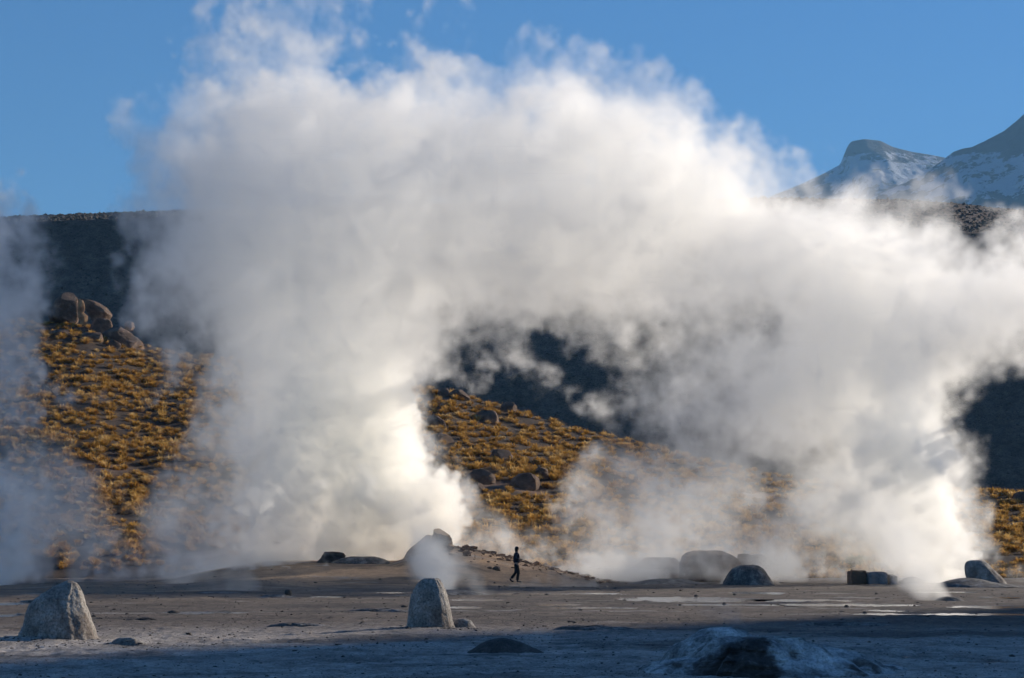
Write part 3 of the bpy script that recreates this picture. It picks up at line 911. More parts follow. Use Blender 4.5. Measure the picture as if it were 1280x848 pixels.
# green cushion shrub above the ruin
M_SHRUB = M_GRASS.copy()
M_SHRUB.name = "green_cushion"
for e, c in zip([n for n in M_SHRUB.node_tree.nodes if n.type == 'VALTORGB'][0].color_ramp.elements, [(0.05, 0.06, 0.015, 1), (0.10, 0.11, 0.02, 1), (0.20, 0.18, 0.035, 1), (0.30, 0.26, 0.06, 1)]):
    e.color = c
v, f = tuft(420, 400, 1.15)
v = v * np.array([1.15, 1.0, 0.85])
me = bpy.data.meshes.new("cushion_shrub")
me.from_pydata(v.tolist(), [], f.tolist())
me.materials.append(M_SHRUB)
o = link(bpy.data.objects.new("cushion_shrub", me))
Y = hill_point(1071, 707) or 132
o.location = ((1071 - CX) / F * Y, Y, float(hill_h(np.array((1071 - CX) / F * Y), np.array(Y))) - 0.05)
o.scale = (1.0, 1.0, 1.05)
tag(o, "green and yellow cushion shrub on the slope above the ruined wall", "shrub")


# ------------------------------------------------------------------ loose stones and scrub (nobody could count them)
def scatter(name, xs, ys, zs, ss, mat, seed, flat=0.7, sub=1):
    r = np.random.default_rng(seed)
    bm = bmesh.new()
    bmesh.ops.create_icosphere(bm, subdivisions=sub, radius=1)
    bv = np.array([v.co[:] for v in bm.verts])
    bf = np.array([[v.index for v in fc.verts] for fc in bm.faces])
    bm.free()
    n = len(xs)
    jit = 1 + 0.28 * r.normal(size=(n, len(bv)))
    V = bv[None] * jit[..., None] * np.asarray(ss)[:, None, None] * np.stack([r.uniform(.8, 1.3, n), r.uniform(.8, 1.2, n), r.uniform(.5, 1, n) * flat], -1)[:, None, :]
    V = V + np.stack([xs, ys, zs], -1)[:, None, :]
    Fc = bf[None] + (np.arange(n) * len(bv))[:, None, None]
    return np_mesh(name, V.reshape(-1, 3), Fc.reshape(-1, 3), mat, smooth=False)


n = 15000
gy = 1 / rg.uniform(1 / 125, 1 / 24, n)
gx = rg.uniform(-0.27, 0.27, n) * gy
k = (fbm(gx / 6, gy / 6, 70, 3) + 0.4 * rg.normal(size=n) > -0.05) & (pool_mask(gx, gy) < 0.3)
gx, gy = gx[k], gy[k]
ex = [(-8.0, 36.9, 0.9), (-1.6, 42.9, 0.55), (3.3, 28.4, 1.3), (-7.0, 37.0, 1.2)]
for cx_, cy_, sp_ in ex:
    gx = np.concatenate([gx, cx_ + sp_ * rg.normal(size=260)])
    gy = np.concatenate([gy, cy_ - np.abs(0.9 * sp_ * rg.normal(size=260))])
gs = np.clip(rg.lognormal(-4.2, 0.55, len(gx)) * np.clip(gy / 60, 0.5, 1.3), 0.006, 0.09)
tag(scatter("gravel", gx, gy, ground_h(gx, gy) + gs * 0.15, gs, M_DARKROCK, 71), "scattered dark gravel over the geyser plain", "gravel", kind="stuff")
n = 1500
qx = rg.uniform(-4.2, 5.5, n)
qy = rg.uniform(105, 121, n)
k = rg.uniform(size=n) < np.exp(-((qy - 113) / 4) ** 2)
qx, qy = qx[k], qy[k]
qs = np.clip(rg.lognormal(-2.9, 0.6, len(qx)), 0.03, 0.28)
tag(scatter("rubble", qx, qy, ground_h(qx, qy) + qs * 0.2, qs, M_HILLROCK, 72), "rubble strewn down the slope beside the geyser cone", "rubble", kind="stuff")
n = 26000
fy = rg.uniform(425, 790, n)
fx = rg.uniform(-0.27, 0.27, n) * fy
fs = np.clip(rg.lognormal(-0.95, 0.35, n), 0.15, 1.1) * (0.7 + 0.3 * (fy > 640))
M_SCRUB = rock_mat("dark_scrub", (0.035, 0.03, 0.026), (0.07, 0.058, 0.045), (0.17, 0.13, 0.085), 0.08, 0.2, 0.05, False)
tag(scatter("scrub", fx, fy, far_h(fx, fy) + fs * 0.2, fs, M_SCRUB, 73, 1.0), "low dark scrub and stones over the shaded far hill", "scrub", kind="stuff")

# ------------------------------------------------------------------ the walker
def skin_mesh(name, chains, mats, parent=None, sub=2, offset=(0, 0, 0)):
    """chains: list of lists of (x, y, z, r); later chains start at the index given as first item when it is an int."""
    vs, es, rs = [], [], []
    for ch in chains:
        prev = None
        for it in ch:
            if isinstance(it, int):
                prev = it
                continue
            vs.append(it[:3])
            rs.append(it[3])
            if prev is not None:
                es.append((prev, len(vs) - 1))
            prev = len(vs) - 1
    me = bpy.data.meshes.new(name)
    me.from_pydata(vs, es, [])
    o = bpy.data.objects.new(name, me)
    link(o)
    sk = o.modifiers.new("skin", 'SKIN')
    sk.use_smooth_shade = True
    for d, r in zip(me.skin_vertices[0].data, rs):
        d.radius = (r, r) if not isinstance(r, tuple) else r
        d.use_root = False
    me.skin_vertices[0].data[0].use_root = True
    ss = o.modifiers.new("sub", 'SUBSURF')
    ss.levels = ss.render_levels = sub
    dg = bpy.context.evaluated_depsgraph_get()
    bpy.context.view_layer.update()
    m2 = bpy.data.meshes.new_from_object(o.evaluated_get(dg))
    o.modifiers.clear()
    o.data = m2
    m2.materials.clear()
    for m in mats:
        m2.materials.append(m)
    m2.polygons.foreach_set("use_smooth", np.ones(len(m2.polygons), bool))
    o.parent = parent
    return o


def cloth(name, c, rough=0.85):
    m, nt, p = new_mat(name)
    nt.links.new(mix(nt, noise_node(nt, 14, 4), tuple(x * 0.7 for x in c), tuple(min(1, x * 1.3) for x in c)), p.inputs["Base Color"])
    p.inputs["Roughness"].default_value = rough
    return m


M_SKIN = cloth("skin", (0.42, 0.26, 0.18), 0.6)
M_JACKET, M_TROUS, M_HAT, M_BOOT = cloth("navy_jacket", (0.016, 0.018, 0.03)), cloth("black_trousers", (0.012, 0.012, 0.013)), cloth("black_hood", (0.01, 0.01, 0.012)), cloth("dark_boots", (0.02, 0.015, 0.012), 0.6)
M_WHITE = cloth("pale_sleeve_cuff", (0.55, 0.53, 0.5))


def finger_chains(wrist, d, up, side, s=1.0):
    """Five short curled finger chains from the palm: d points along the hand, up is the back of the hand."""
    w, d, up, side = Vector(wrist), Vector(d), Vector(up), Vector(side)
    out = []
    for k, (off, ln) in enumerate([(-0.030, 0.062), (-0.010, 0.074), (0.011, 0.070), (0.030, 0.055)]):
        b = w + d * 0.085 + side * off
        m = b + d * ln * 0.55 - up * 0.008
        e = m + d * ln * 0.30 - up * 0.030
        out.append([tuple(w + d * 0.05 + side * off * 0.8) + (0.013,), tuple(b) + (0.0095,), tuple(m) + (0.0085,), tuple(e) + (0.007,)])
    b = w + d * 0.03 - side * 0.035
    out.append([tuple(w + d * 0.02 - side * 0.012) + (0.015,), tuple(b + d * 0.02 - up * 0.012) + (0.011,), tuple(b + d * 0.05 - side * 0.012 - up * 0.022) + (0.009,)])
    return out


PYW = flatY(731.2)
PZ0 = float(ground_h(np.array(0.2), np.array(PYW)))
# walking to the right (+x); y is across the body
chains = [
    [(0.0, 0, 0.93, 0.125), (0.0, 0, 1.08, 0.115), (0.005, 0, 1.25, 0.125), (0.0, 0, 1.38, 0.12), (0.015, 0, 1.475, 0.055), (0.03, 0, 1.535, 0.055),
     (0.045, 0, 1.60, 0.088), (0.045, 0, 1.67, 0.086), (0.04, 0, 1.715, 0.055)],
    [0, (0.01, -0.095, 0.86, 0.088), (0.10, -0.10, 0.50, 0.058), (0.06, -0.10, 0.27, 0.052), (0.05, -0.10, 0.085, 0.038), (0.20, -0.10, 0.035, 0.030)],
    [0, (-0.01, 0.095, 0.86, 0.088), (-0.02, 0.10, 0.50, 0.058), (-0.17, 0.10, 0.30, 0.052), (-0.27, 0.10, 0.16, 0.038), (-0.17, 0.10, 0.045, 0.028)],
    [3, (0.0, -0.19, 1.375, 0.058), (-0.07, -0.235, 1.12, 0.046), (0.15, -0.16, 1.15, 0.036), (0.19, -0.14, 1.17, 0.028)],
    [3, (0.0, 0.19, 1.375, 0.058), (-0.07, 0.235, 1.12, 0.046), (0.15, 0.15, 1.18, 0.036), (0.19, 0.13, 1.20, 0.028)],
]
person = skin_mesh("person", chains + [[(0.128, 0, 1.618, 0.016), (0.142, 0, 1.60, 0.012)]]
                   + finger_chains((0.19, -0.14, 1.17), (0.85, 0.1, 0.5), (0, -1, 0.2), (0.4, 0, -0.9))
                   + finger_chains((0.19, 0.13, 1.20), (0.85, -0.1, 0.5), (0, 1, 0.2), (0.4, 0, -0.9)), [M_SKIN])
person.location = ((645.5 - CX) / F * PYW, PYW, PZ0)
tag(person, "lone person in dark hooded jacket and trousers walking across the plain", "person")
kids = [
    skin_mesh("jacket", [[(-0.0, 0, 0.90, (0.175, 0.19)), (0.0, 0, 1.08, (0.17, 0.185)), (0.005, 0, 1.25, (0.178, 0.20)), (0.0, 0, 1.40, (0.155, 0.18)), (0.012, 0, 1.485, 0.085)],
                         [3, (0.0, -0.20, 1.385, 0.080), (-0.07, -0.245, 1.12, 0.066), (0.14, -0.165, 1.15, 0.052)],
                         [3, (0.0, 0.20, 1.385, 0.080), (-0.07, 0.245, 1.12, 0.066), (0.14, 0.155, 1.18, 0.052)]], [M_JACKET], person),
    skin_mesh("trousers", [[(0.0, 0, 0.96, 0.145), (0.0, 0, 0.90, 0.15)],
                           [1, (0.01, -0.095, 0.82, 0.108), (0.10, -0.10, 0.50, 0.078), (0.06, -0.10, 0.27, 0.075), (0.05, -0.10, 0.10, 0.072)],
                           [1, (-0.01, 0.095, 0.82, 0.108), (-0.02, 0.10, 0.50, 0.078), (-0.17, 0.10, 0.30, 0.074), (-0.255, 0.10, 0.19, 0.068)]], [M_TROUS], person),
    skin_mesh("hood", [[(0.005, 0, 1.46, 0.09), (0.0, 0, 1.53, 0.08), (0.015, 0, 1.60, 0.108), (0.022, 0, 1.68, 0.108), (0.03, 0, 1.745, 0.06)]], [M_HAT], person),
    skin_mesh("boot", [[(0.05, -0.10, 0.16, 0.056), (0.045, -0.10, 0.06, 0.056), (0.13, -0.10, 0.045, 0.048), (0.24, -0.10, 0.038, 0.036)]], [M_BOOT], person),
    skin_mesh("boot", [[(-0.28, 0.10, 0.22, 0.054), (-0.29, 0.10, 0.13, 0.054), (-0.22, 0.10, 0.075, 0.046), (-0.13, 0.10, 0.038, 0.036)]], [M_BOOT], person),
]

# ------------------------------------------------------------------ steam
def steam_mat(name, factor=1.0, g=0.6):
    m = bpy.data.materials.new(name)
    m.use_nodes = True
    nt = m.node_tree
    nt.nodes.clear()
    out = nt.nodes.new("ShaderNodeOutputMaterial")
    pv = nt.nodes.new("ShaderNodeVolumePrincipled")
    pv.inputs["Color"].default_value = (0.999, 0.996, 0.982, 1)
    pv.inputs["Density"].default_value = factor
    pv.inputs["Anisotropy"].default_value = g
    nt.links.new(pv.outputs[0], out.inputs["Volume"])
    return m


M_STEAM = steam_mat("steam")


def steam_volume(name, lo, hi, D, mat, label):
    """A fog volume filled from the numpy density block D (x, y, z)."""
    n = D.shape
    lo, hi = np.asarray(lo, float), np.asarray(hi, float)
    me = bpy.data.meshes.new("steam_density")
    me.vertices.add(D.size)
    me.attributes.new("density", 'FLOAT', 'POINT').data.foreach_set("value", np.ascontiguousarray(D, np.float32).ravel())
    field = bpy.data.objects.new("steam_density", me)          # a table of numbers only: never linked to the scene
    ng = bpy.data.node_groups.new(name, "GeometryNodeTree")
    ng.interface.new_socket("Geometry", in_out='INPUT', socket_type='NodeSocketGeometry')
    ng.interface.new_socket("Geometry", in_out='OUTPUT', socket_type='NodeSocketGeometry')
    nd, L = ng.nodes, ng.links.new
    out = nd.new("NodeGroupOutput")
    vc = nd.new("GeometryNodeVolumeCube")
    vc.inputs["Min"].default_value, vc.inputs["Max"].default_value = lo, hi
    for k, v in zip("XYZ", n):
        vc.inputs["Resolution " + k].default_value = v
    oi = nd.new("GeometryNodeObjectInfo")
    oi.inputs["Object"].default_value = field
    si = nd.new("GeometryNodeSampleIndex")
    si.data_type, si.domain = 'FLOAT', 'POINT'
    at_ = nd.new("GeometryNodeInputNamedAttribute")
    at_.inputs["Name"].default_value = "density"
    L(oi.outputs["Geometry"], si.inputs["Geometry"])
    L(at_.outputs["Attribute"], si.inputs["Value"])

    def vm(op, a, b=None):
        m = nd.new("ShaderNodeVectorMath")
        m.operation = op
        L(a, m.inputs[0])
        if b is not None:
            m.inputs[1].default_value = b
        return m.outputs["Value" if op == 'DOT_PRODUCT' else "Vector"]

    step = (hi - lo) / (np.array(n) - 1)
    s = nd.new("GeometryNodeInputPosition").outputs[0]
    s = vm('FLOOR', vm('ADD', vm('DIVIDE', vm('SUBTRACT', s, lo), step), (.5, .5, .5)))
    L(vm('DOT_PRODUCT', s, (n[1] * n[2], n[2], 1)), si.inputs["Index"])
    L(si.outputs["Value"], vc.inputs["Density"])
    sm = nd.new("GeometryNodeSetMaterial")
    sm.inputs["Material"].default_value = mat
    L(vc.outputs[0], sm.inputs[0])
    L(sm.outputs[0], out.inputs[0])
    v = bpy.data.volumes.new(name)
    v.materials.append(mat)
    o = link(bpy.data.objects.new(name, v))
    o.modifiers.new("density", "NODES").node_group = ng
    return tag(o, label, "steam", kind="stuff")


def up_axis(n, length, period):
    """Cubic weights (n, lattice) that blow a random lattice up along one axis."""
    x = np.linspace(0, length / period, n)
    ln = int(x[-1]) + 4
    i = np.floor(x).astype(int)
    t = x - i
    w = np.stack([(1 - t) ** 3, 3 * t ** 3 - 6 * t ** 2 + 4, -3 * t ** 3 + 3 * t ** 2 + 3 * t + 1, t ** 3], -1) / 6
    A = np.zeros((n, ln), np.float32)
    for k in range(4):
        A[np.arange(n), i + k] += w[:, k]
    return A


def block_noise(shape, size, period, r):
    """Smooth random field over a block, about unit variance."""
    A = [up_axis(shape[k], size[k], period) for k in range(3)]
    f = r.normal(size=[a.shape[1] for a in A]).astype(np.float32) * 1.75
    f = np.tensordot(A[0], f, (1, 0))                       # x, ly, lz
    f = np.matmul(A[1], f)                                   # x, y, lz
    return np.matmul(f, A[2].T)


# how thick the steam is over the picture, read off the photograph every 32 px (0 clear .. 9 opaque)
OP = """
0000000015522221121000000000000000000000
0000000146531111120000000000000000000000
0000000244685211211115410000000000000000
0000000368899778986569984430000000000000
0000002688999999999999999874000000000000
0000037789999999999999999998432000000000
1000038999999999999999999999863100000000
2100028999999999999999999999865321010000
7100046799999999999999999999999998863100
7200058999999999999999999998999999887557
7200058999999999999999999988899999998678
7400057789999999999999989998889899999999
7300046689999999987678679887777899999999
7100014479999999954432355666788999999986
5321112359999999845554115778899999999532
6322112349999999210124451688799999998300
2000001249999999601112246777899999981000
1200001399999999610012223567777949997500
3310003238999999750022366677856498998400
5310004568999999984113666888664899998701
5311116789999999993311478887536899999800
5302416789999998866533567888889446799921
5212334456999997332233467544446341136502
1111011111111110000011234300012111124100
0000000000000000000000000000000000000000
0000000000000000000000000000000000000000
"""
OPM = np.array([[int(c) for c in ln] for ln in OP.split()], float)
assert OPM.shape[1] == 40, OPM.shape
LEV = np.array([0, .05, .13, .23, .34, .46, .59, .74, .89, 0.985])
for r0, r1, c0, c1 in ((11, 18, 16, 26), (12, 20, 16, 31)):
    win = OPM[r0:r1, c0:c1]
    win[(win > 0) & (win < 9)] -= 1          # the window between the columns
OPM = LEV[OPM.astype(int)]


def map_lookup(M, cell=32, out=4, blur=True):
    """Upsample the coarse map to one value every 4 px, padded at the sides."""
    Mp = np.pad(M, ((1, 1), (3, 3)), mode='edge')
    H, W = Mp.shape
    ys = (np.arange(0, (H - 2) * cell, out) + out / 2 + cell / 2) / cell
    xs = (np.arange(-2 * cell, (W - 4) * cell, out) + out / 2 + 2 * cell + cell / 2) / cell

    def w(x, n):
        i = np.clip(np.floor(x).astype(int), 0, n - 1)
        t = x - np.floor(x)
        A = np.zeros((len(x), n))
        # quadratic-smooth blend between linear and spline
        ww = np.stack([(1 - t) ** 3, 3 * t ** 3 - 6 * t ** 2 + 4, -3 * t ** 3 + 3 * t ** 2 + 3 * t + 1, t ** 3], -1) / 6
        ll = np.stack([0 * t, 1 - t, t, 0 * t], -1)
        ww = 0.85 * ww + 0.15 * ll
        for k in range(4):
            np.add.at(A, (np.arange(len(x)), np.clip(i + k - 1, 0, n - 1)), ww[:, k])
        return A
    return w(ys, H) @ Mp @ w(xs, W).T, -2 * cell


MAP, MX0 = map_lookup(OPM)

# the great columns and the cloud they join in
VLO, VHI = np.array([-32.0, 98.5, -0.3]), np.array([32.0, 133.5, 33.5])
VSTEP = np.array([0.145, 0.23, 0.145])
VN = tuple(((VHI - VLO) / VSTEP).astype(int) + 1)
VSIZE = VHI - VLO
vr = np.random.default_rng(12)
gx = np.linspace(VLO[0], VHI[0], VN[0], dtype=np.float32)[:, None, None]
gy = np.linspace(VLO[1], VHI[1], VN[1], dtype=np.float32)[None, :, None]
gz = np.linspace(VLO[2], VHI[2], VN[2], dtype=np.float32)[None, None, :]
KX, KY, KZ = (np.fft.fftfreq(VN[k], VSTEP[k]).astype(np.float32) for k in (0, 1, 2))
KZ = np.abs(KZ[:VN[2] // 2 + 1])
K2 = KX[:, None, None] ** 2 + KY[None, :, None] ** 2 + KZ[None, None, :] ** 2


def turb(r, *bands):
    """Isotropic random fields that share one seed: each band = (longest wave, shortest wave, slope of the spectrum)."""
    W = np.fft.rfftn(r.normal(size=VN).astype(np.float32)).astype(np.complex64)
    outs = []
    for lmax, lmin, slope in bands:
        S = np.where(K2 > 0, (K2 + 1e-9) ** (-slope / 4), 0) * np.exp(-K2 * lmin ** 2 * 0.5) * (1 - np.exp(-(K2 * lmax ** 2) ** 2))
        o_ = np.fft.irfftn(W * S.astype(np.float32), s=VN, axes=(0, 1, 2)).astype(np.float32)
        outs.append(o_ / o_.std())
    return outs


big, wx = turb(vr, (14, 4.0, 3.6), (9, 0.9, 4.0))
wz, = turb(vr, (9, 0.9, 4.0))
fine, curl = turb(vr, (6.0, 0.26, 3.5), (4.5, 0.26, 3.4))
bil, b2 = turb(vr, (3.6, 0.9, 3.4), (1.5, 0.35, 3.2))
bil = 1.3 * np.abs(bil) + 0.55 * np.abs(b2) - 1.35          # round lumps with creases between them
del b2
U = CX + gx / gy * F + 0 * gz
V = HY - (gz - EYE) / gy * F + 0 * gx


def look(M, u, v):
    i = np.clip((v / 4).astype(np.int32), 0, M.shape[0] - 1)
    j = np.clip(((u - MX0) / 4).astype(np.int32), 0, M.shape[1] - 1)
    return M[i, j]


quiet = np.clip(0.3 + (640 - V) / 600, 0.28, 1)
B = look(MAP, U + 18 * wx * quiet, V + 17 * wz * quiet).astype(np.float32)
B = np.clip((B - 0.05) / 0.94, 0, 1)
yc = np.interp(U, [-60, 110, 280, 520, 640, 780, 1000, 1300], [102, 106, 119, 124, 119, 113.5, 110, 108]).astype(np.float32) + 1.5 * big[:, VN[1] // 2, :][:, None, :]
T = 1.6 + 5.2 * B
q = (gy - yc) / T
crisp = np.clip((V - 420) / 260, 0, 1)          # crisper low down, wispier above
core = crisp * np.clip((B - 0.75) / 0.15, 0, 1)
f = 1.0 * B + 0.12 - 0.62 * q * q + (0.32 - 0.14 * crisp) * fine + 0.34 * crisp * bil
dens = np.clip(f / (0.60 - 0.36 * crisp), 0, 1)
dens = dens * dens * (3 - 2 * dens) * np.clip(0.15 + B, 0, 1) * np.exp(np.clip((0.52 + 0.10 * crisp) * curl + 1.2 * core * bil, -3, 2.2))
dens *= np.clip((gz - 0.0) / 0.5, 0, 1) * np.clip((B - 0.03) / 0.08, 0, 1)
dens *= 1 - 0.6 * core * (gy < yc)
del q, f, T, wx, wz, big, bil, core

# match the thickness seen through the cloud to the photograph's
TAU = -np.log(1 - np.minimum(MAP, 0.985))
low = np.clip((np.arange(MAP.shape[0])[:, None] * 4 - 380) / 200, 0, 1)
TAU = np.where(MAP > 0.90, TAU + (6 + 8 * low) * (MAP - 0.90), TAU)
PB = 32
nu, nv = MAP.shape[1] * 4 // PB, MAP.shape[0] * 4 // PB
ui, vi = np.clip(((U - MX0) / PB).astype(np.int32), 0, nu - 1), np.clip((V / PB).astype(np.int32), 0, nv - 1)
key = (vi * nu + ui).ravel()
tgt = TAU[:nv * 8, :nu * 8].reshape(nv, 8, nu, 8).mean((1, 3))
cnt = np.bincount(key, minlength=nu * nv)
dy = (VHI[1] - VLO[1])
for it in range(3):
    s = np.bincount(key, weights=dens.ravel(), minlength=nu * nv) / np.maximum(cnt, 1) * dy
    s = s.reshape(tgt.shape)
    print("tau", it, np.round(s[10, ::6], 2), np.round(tgt[10, ::6], 2))
    gain = np.clip((tgt + 0.1) / (s + 0.1), 0.2, 3)
    gp = np.pad(gain, 1, mode='edge')
    kern = np.array([[1, 2, 1], [2, 4, 2], [1, 2, 1]]) / 16
    gain = sum(kern[a, b] * gp[a:a + nv, b:b + nu] for a in range(3) for b in range(3))
    gm, g0 = map_lookup(gain, PB, 4)
    gj = np.clip(((U - MX0) / 4).astype(np.int32) + 16, 0, gm.shape[1] - 1)
    dens *= gm[np.clip((V / 4).astype(np.int32), 0, gm.shape[0] - 1), gj]
del ui, vi, key, gj
dens = np.minimum(dens, 3.0)
print("steam grid", VN, "max", dens.max())
steam_volume("steam_cloud", VLO, VHI, dens, M_STEAM, "two great white steam columns joining in one drifting cloud")
del dens, B, U, V, fine


def jet(name, path, label, step=0.07, dens=1.5, seed=0, wob=0.35, g=None):
    """A small plume along path [(x, y, z, r, strength)], with billows."""
    P = np.array(path, float)
    t = np.linspace(0, len(P) - 1, 40)
    P = np.stack([np.interp(t, np.arange(len(P)), P[:, k]) for k in range(5)], -1)
    lo = (P[:, :3] - P[:, 3:4] * 1.7).min(0)
    hi = (P[:, :3] + P[:, 3:4] * 1.7).max(0)
    lo[2] = max(lo[2], P[:, 2].min() - 0.1)
    n = tuple(np.maximum(((hi - lo) / step).astype(int) + 1, 8))
    r = np.random.default_rng(900 + seed)
    size = hi - lo
    R = P[:, 3].max()
    X = np.linspace(lo[0], hi[0], n[0])[:, None, None]
    Y = np.linspace(lo[1], hi[1], n[1])[None, :, None]
    Z = np.linspace(lo[2], hi[2], n[2])[None, None, :]
    nz = block_noise(n, size, R * 0.9, r) + 0.6 * block_noise(n, size, R * 0.45, r) + 0.38 * block_noise(n, size, max(R * 0.22, 2.2 * step), r)
    best = np.full(n, -9.0, np.float32)
    st = np.zeros(n, np.float32)
    for x, y, z, rad, sg in P:
        d = 1 - np.sqrt((X - x) ** 2 + (Y - y) ** 2 + (Z - z) ** 2) / rad
        k = d > best
        best = np.where(k, d, best)
        st = np.where(k, sg, st)
    f = best + wob * nz
    D = np.clip(f / 0.55, 0, 1) ** 1.5 * st * dens
    D[[0, -1]] = 0
    D[:, [0, -1]] = 0
    D[:, :, -1] = 0
    return steam_volume(name, lo, hi, D, M_STEAM, label)


M_DENSE = steam_mat("dense_steam", 1.0, 0.45)


def billows(name, Y, puffs, label, step=0.105, dens=1.15, seed=0, depth=0.55, lump=0.5):
    """A dense rising column made of overlapping cauliflower puffs: (px, py, r px, strength)."""
    r = np.random.default_rng(700 + seed)
    P = []
    for px, py, rad, sg in puffs:
        rr = rad / F * Y
        x, y, z = at(px, py, Y + r.uniform(-depth, depth) * rr)
        P.append((x, y, z, rr, sg))
        for _ in range(3):
            d = r.normal(size=3)
            d /= np.linalg.norm(d)
            k = r.uniform(0.35, 0.6)
            P.append((x + d[0] * rr * 0.75, y + d[1] * rr * 0.75, max(z + d[2] * rr * 0.7, 0.2), rr * k, sg))
    P = np.array(P)
    lo, hi = (P[:, :3] - P[:, 3:4] * 1.35).min(0), (P[:, :3] + P[:, 3:4] * 1.35).max(0)
    lo[2] = max(lo[2], -0.1)
    n = tuple(((hi - lo) / step).astype(int) + 1)
    size = hi - lo
    X = np.linspace(lo[0], hi[0], n[0], dtype=np.float32)[:, None, None]
    Yg = np.linspace(lo[1], hi[1], n[1], dtype=np.float32)[None, :, None]
    Z = np.linspace(lo[2], hi[2], n[2], dtype=np.float32)[None, None, :]
    kx, ky = np.fft.fftfreq(n[0], step), np.fft.fftfreq(n[1], step)
    kz = np.abs(np.fft.fftfreq(n[2], step)[:n[2] // 2 + 1])
    k2 = (kx[:, None, None] ** 2 + ky[None, :, None] ** 2 + kz[None, None, :] ** 2).astype(np.float32)

    def fld(lmax, lmin, slope):
        W = np.fft.rfftn(r.normal(size=n).astype(np.float32)).astype(np.complex64)
        S = np.where(k2 > 0, (k2 + 1e-9) ** (-slope / 4), 0) * np.exp(-k2 * lmin ** 2 * 0.5) * (1 - np.exp(-(k2 * lmax ** 2) ** 2))
        o_ = np.fft.irfftn(W * S, s=n, axes=(0, 1, 2)).astype(np.float32)
        return o_ / o_.std()

    ox, oz = 0.28 * fld(5, 0.6, 3.8), 0.28 * fld(5, 0.6, 3.8)
    bump_ = lump * (np.abs(fld(2.6, 0.8, 3.4)) - 0.8) + 0.5 * lump * (np.abs(fld(1.1, 0.35, 3.2)) - 0.8) + 0.25 * lump * (np.abs(fld(0.55, 0.2, 3.0)) - 0.8)
    sdf = np.full(n, -9.0, np.float32)
    st = np.zeros(n, np.float32)
    wsum = np.zeros(n, np.float32)
    XX, ZZ = X + ox, Z + oz
    for x, y, z, rr, sg in P:
        m = rr * 1.3 + 0.9
        sl = tuple(slice(max(int((c - m - l) / step), 0), int((c + m - l) / step) + 2) for c, l in zip((x, y, z), lo))
        d = rr - np.sqrt((XX[sl] - x) ** 2 + (Yg[:, sl[1], :] - y) ** 2 + (ZZ[sl] - z) ** 2)
        a_ = sdf[sl]
        h = np.clip(0.5 + 0.5 * (d - a_) / 0.35, 0, 1)
        st[sl] = st[sl] * (1 - h) + sg * h
        sdf[sl] = a_ * (1 - h) + d * h + 0.35 * h * (1 - h)
    soft_ = 0.28 + 0.9 * np.clip(1 - st, 0, 1)
    D = np.clip((sdf + bump_ * (0.55 + 0.2 * np.clip(sdf, 0, 2))) / soft_, 0, 1) * st * dens
    D *= np.exp(np.clip(0.25 * bump_ / lump, -1, 1))
    D[[0, -1]] = 0
    D[:, [0, -1]] = 0
    D[:, :, -1] = 0
    print(name, n)
    return steam_volume(name, lo, hi, D.astype(np.float32), M_DENSE, label)


billows("steam_column", 116.5, [
    (560, 655, 24, 1.0), (548, 620, 32, 1.0), (566, 628, 18, 1.0), (528, 660, 36, 1.0), (500, 655, 44, 1.0), (455, 668, 40, .9), (415, 672, 36, .8),
    (510, 605, 42, .95), (470, 615, 50, 1.0), (430, 620, 48, .9), (485, 560, 46, .95), (445, 560, 50, .95), (405, 575, 46, .8), (490, 510, 40, .85), (455, 500, 48, .85),
    (415, 510, 50, .75), (375, 540, 48, .65), (365, 600, 48, .6), (350, 650, 40, .55), (480, 455, 36, .45), (440, 440, 46, .35), (400, 450, 46, .3), (360, 480, 46, .3)],
    "dense billowing white steam column left of the walker, broad from base to top", seed=1)
billows("steam_column", 104.0, [
    (1212, 706, 11, 1.0), (1205, 695, 16, 1.0), (1192, 678, 23, 1.0), (1178, 655, 30, 1.0), (1186, 636, 20, 1.0), (1160, 628, 36, 1.0), (1148, 596, 42, 1.0), (1165, 575, 28, .9),
    (1190, 588, 13, .6), (1180, 572, 14, .6), (1135, 560, 46, .95), (1150, 525, 40, .8), (1120, 525, 46, .6), (1160, 490, 30, .6), (1125, 485, 46, .45), (1150, 455, 34, .35), (1105, 455, 44, .25),
    (1165, 668, 30, .7), (1140, 680, 30, .6), (1120, 650, 38, .6), (1095, 610, 40, .5), (1085, 560, 44, .5)],
    "dense white steam column rising beside the pale sunlit rock at right", seed=2)
billows("steam_column", 91.0, [(-8, 730, 16, .9), (-4, 714, 20, .9), (2, 690, 26, .9), (14, 668, 26, .8), (6, 640, 30, .7), (20, 612, 30, .5), (-10, 600, 40, .5)],
    "white steam column at the left edge of the plain", seed=3)


def pj(Y, pts):
    """(px, py, r px, strength) at the distance Y to a path in metres."""
    return [at(px, py, Y) + (r / F * Y, s) for px, py, r, s in pts]


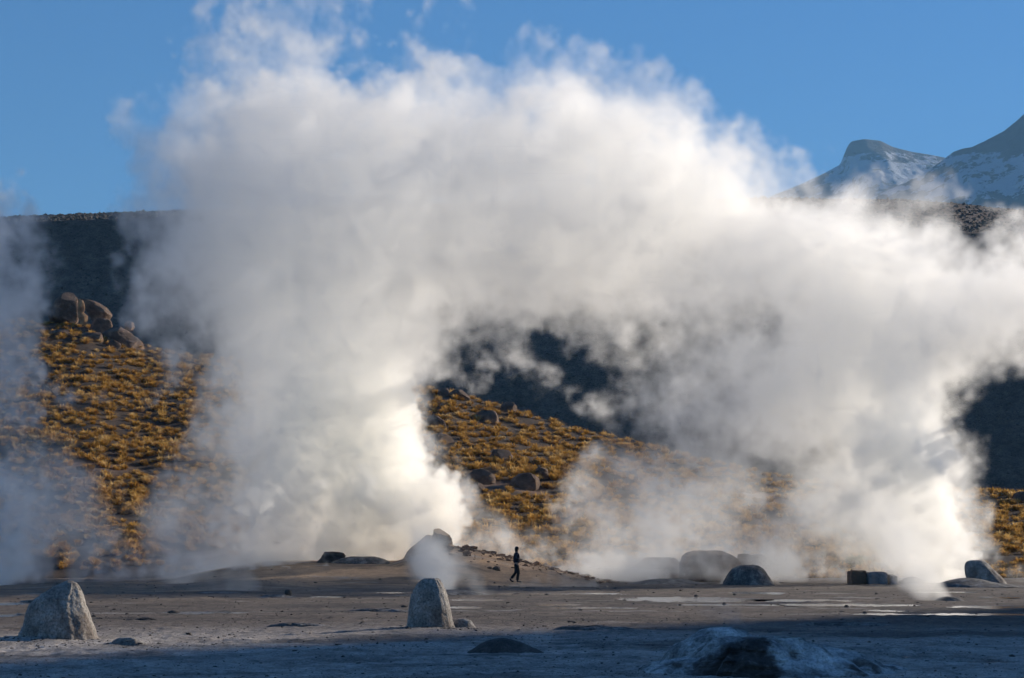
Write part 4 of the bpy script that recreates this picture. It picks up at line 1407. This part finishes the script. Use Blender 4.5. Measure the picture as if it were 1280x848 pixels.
jet("steam_jet", pj(80, [(548, 736, 18, 1.0), (548, 722, 24, 1.0), (542, 705, 30, 1.0), (530, 690, 36, .9), (528, 672, 40, .7), (520, 655, 38, .35)]),
    "small white steam jet rising behind the bullet shaped cone", 0.05, 1.3, 1)
jet("steam_jet", pj(70, [(1186, 748, 10, 1.0), (1172, 738, 18, 1.0), (1156, 722, 28, .9), (1142, 704, 36, .75), (1128, 684, 44, .5), (1112, 660, 46, .25)]),
    "slanting grey steam jet blowing off the vent mound among the pools", 0.05, 2.0, 2)
jet("steam_jet", pj(30.2, [(935, 788, 6, .5), (927, 780, 9, .5), (914, 771, 13, .3), (898, 761, 17, .15)]),
    "thin wisp of steam at the top of the crater mound", 0.025, 1.6, 3, 0.5)
jet("steam_jet", pj(33.4, [(700, 822, 9, .5), (692, 814, 10, .5), (684, 804, 14, .3), (672, 796, 18, .15)]),
    "faint wisp of steam at the tiny vent crust in the shade", 0.025, 1.4, 4, 0.5)
jet("steam_jet", pj(78, [(615, 741, 12, .6), (600, 735, 16, .6), (585, 727, 22, .5), (575, 716, 26, .3)]),
    "thin steam drifting off the rubbly mound behind the bullet shaped cone", 0.05, 0.8, 5, 0.45)
jet("steam_jet", pj(96, [(640, 735, 10, .5), (672, 735, 16, .5), (705, 736, 18, .6), (740, 733, 16, .5)]),
    "low steam hanging over the ground to the right of the walker", 0.07, 0.5, 6, 0.5)
jet("steam_jet", pj(103, [(905, 733, 12, .8), (916, 728, 14, .8), (926, 722, 12, .4)]), "small wisp at the left foot of the domed rock", 0.06, 0.9, 7, 0.5)
jet("steam_jet", pj(103, [(958, 732, 8, .8), (956, 726, 12, .8), (962, 716, 18, .5)]), "small wisp at the right foot of the domed rock", 0.06, 0.9, 8, 0.5)
jet("steam_jet", pj(86, [(300, 742, 16, .7), (285, 730, 26, .7), (262, 716, 34, .6), (235, 700, 40, .4)]),
    "soft steam rising behind the low crust swell", 0.08, 0.45, 9, 0.45)
jet("steam_jet", pj(93, [(22, 730, 16, .8), (28, 700, 32, .8), (40, 660, 48, .7), (52, 615, 56, .55), (48, 570, 52, .35), (30, 520, 50, .2)]),
    "soft warm steam plume rising from the plain at the far left", 0.1, 0.55, 10, 0.5)
jet("steam_jet", pj(94, [(92, 728, 9, .9), (100, 710, 18, .9), (112, 684, 30, .7), (120, 650, 36, .4), (110, 615, 36, .2)]),
    "small steam plume right behind the pointed sinter cone", 0.08, 0.6, 11, 0.5)
jet("steam_jet", pj(97, [(228, 728, 12, .8), (220, 706, 24, .8), (205, 680, 34, .6), (215, 645, 40, .4), (235, 610, 40, .2)]),
    "ragged steam plume between the pointed cone and the left great column", 0.08, 0.55, 12, 0.5)
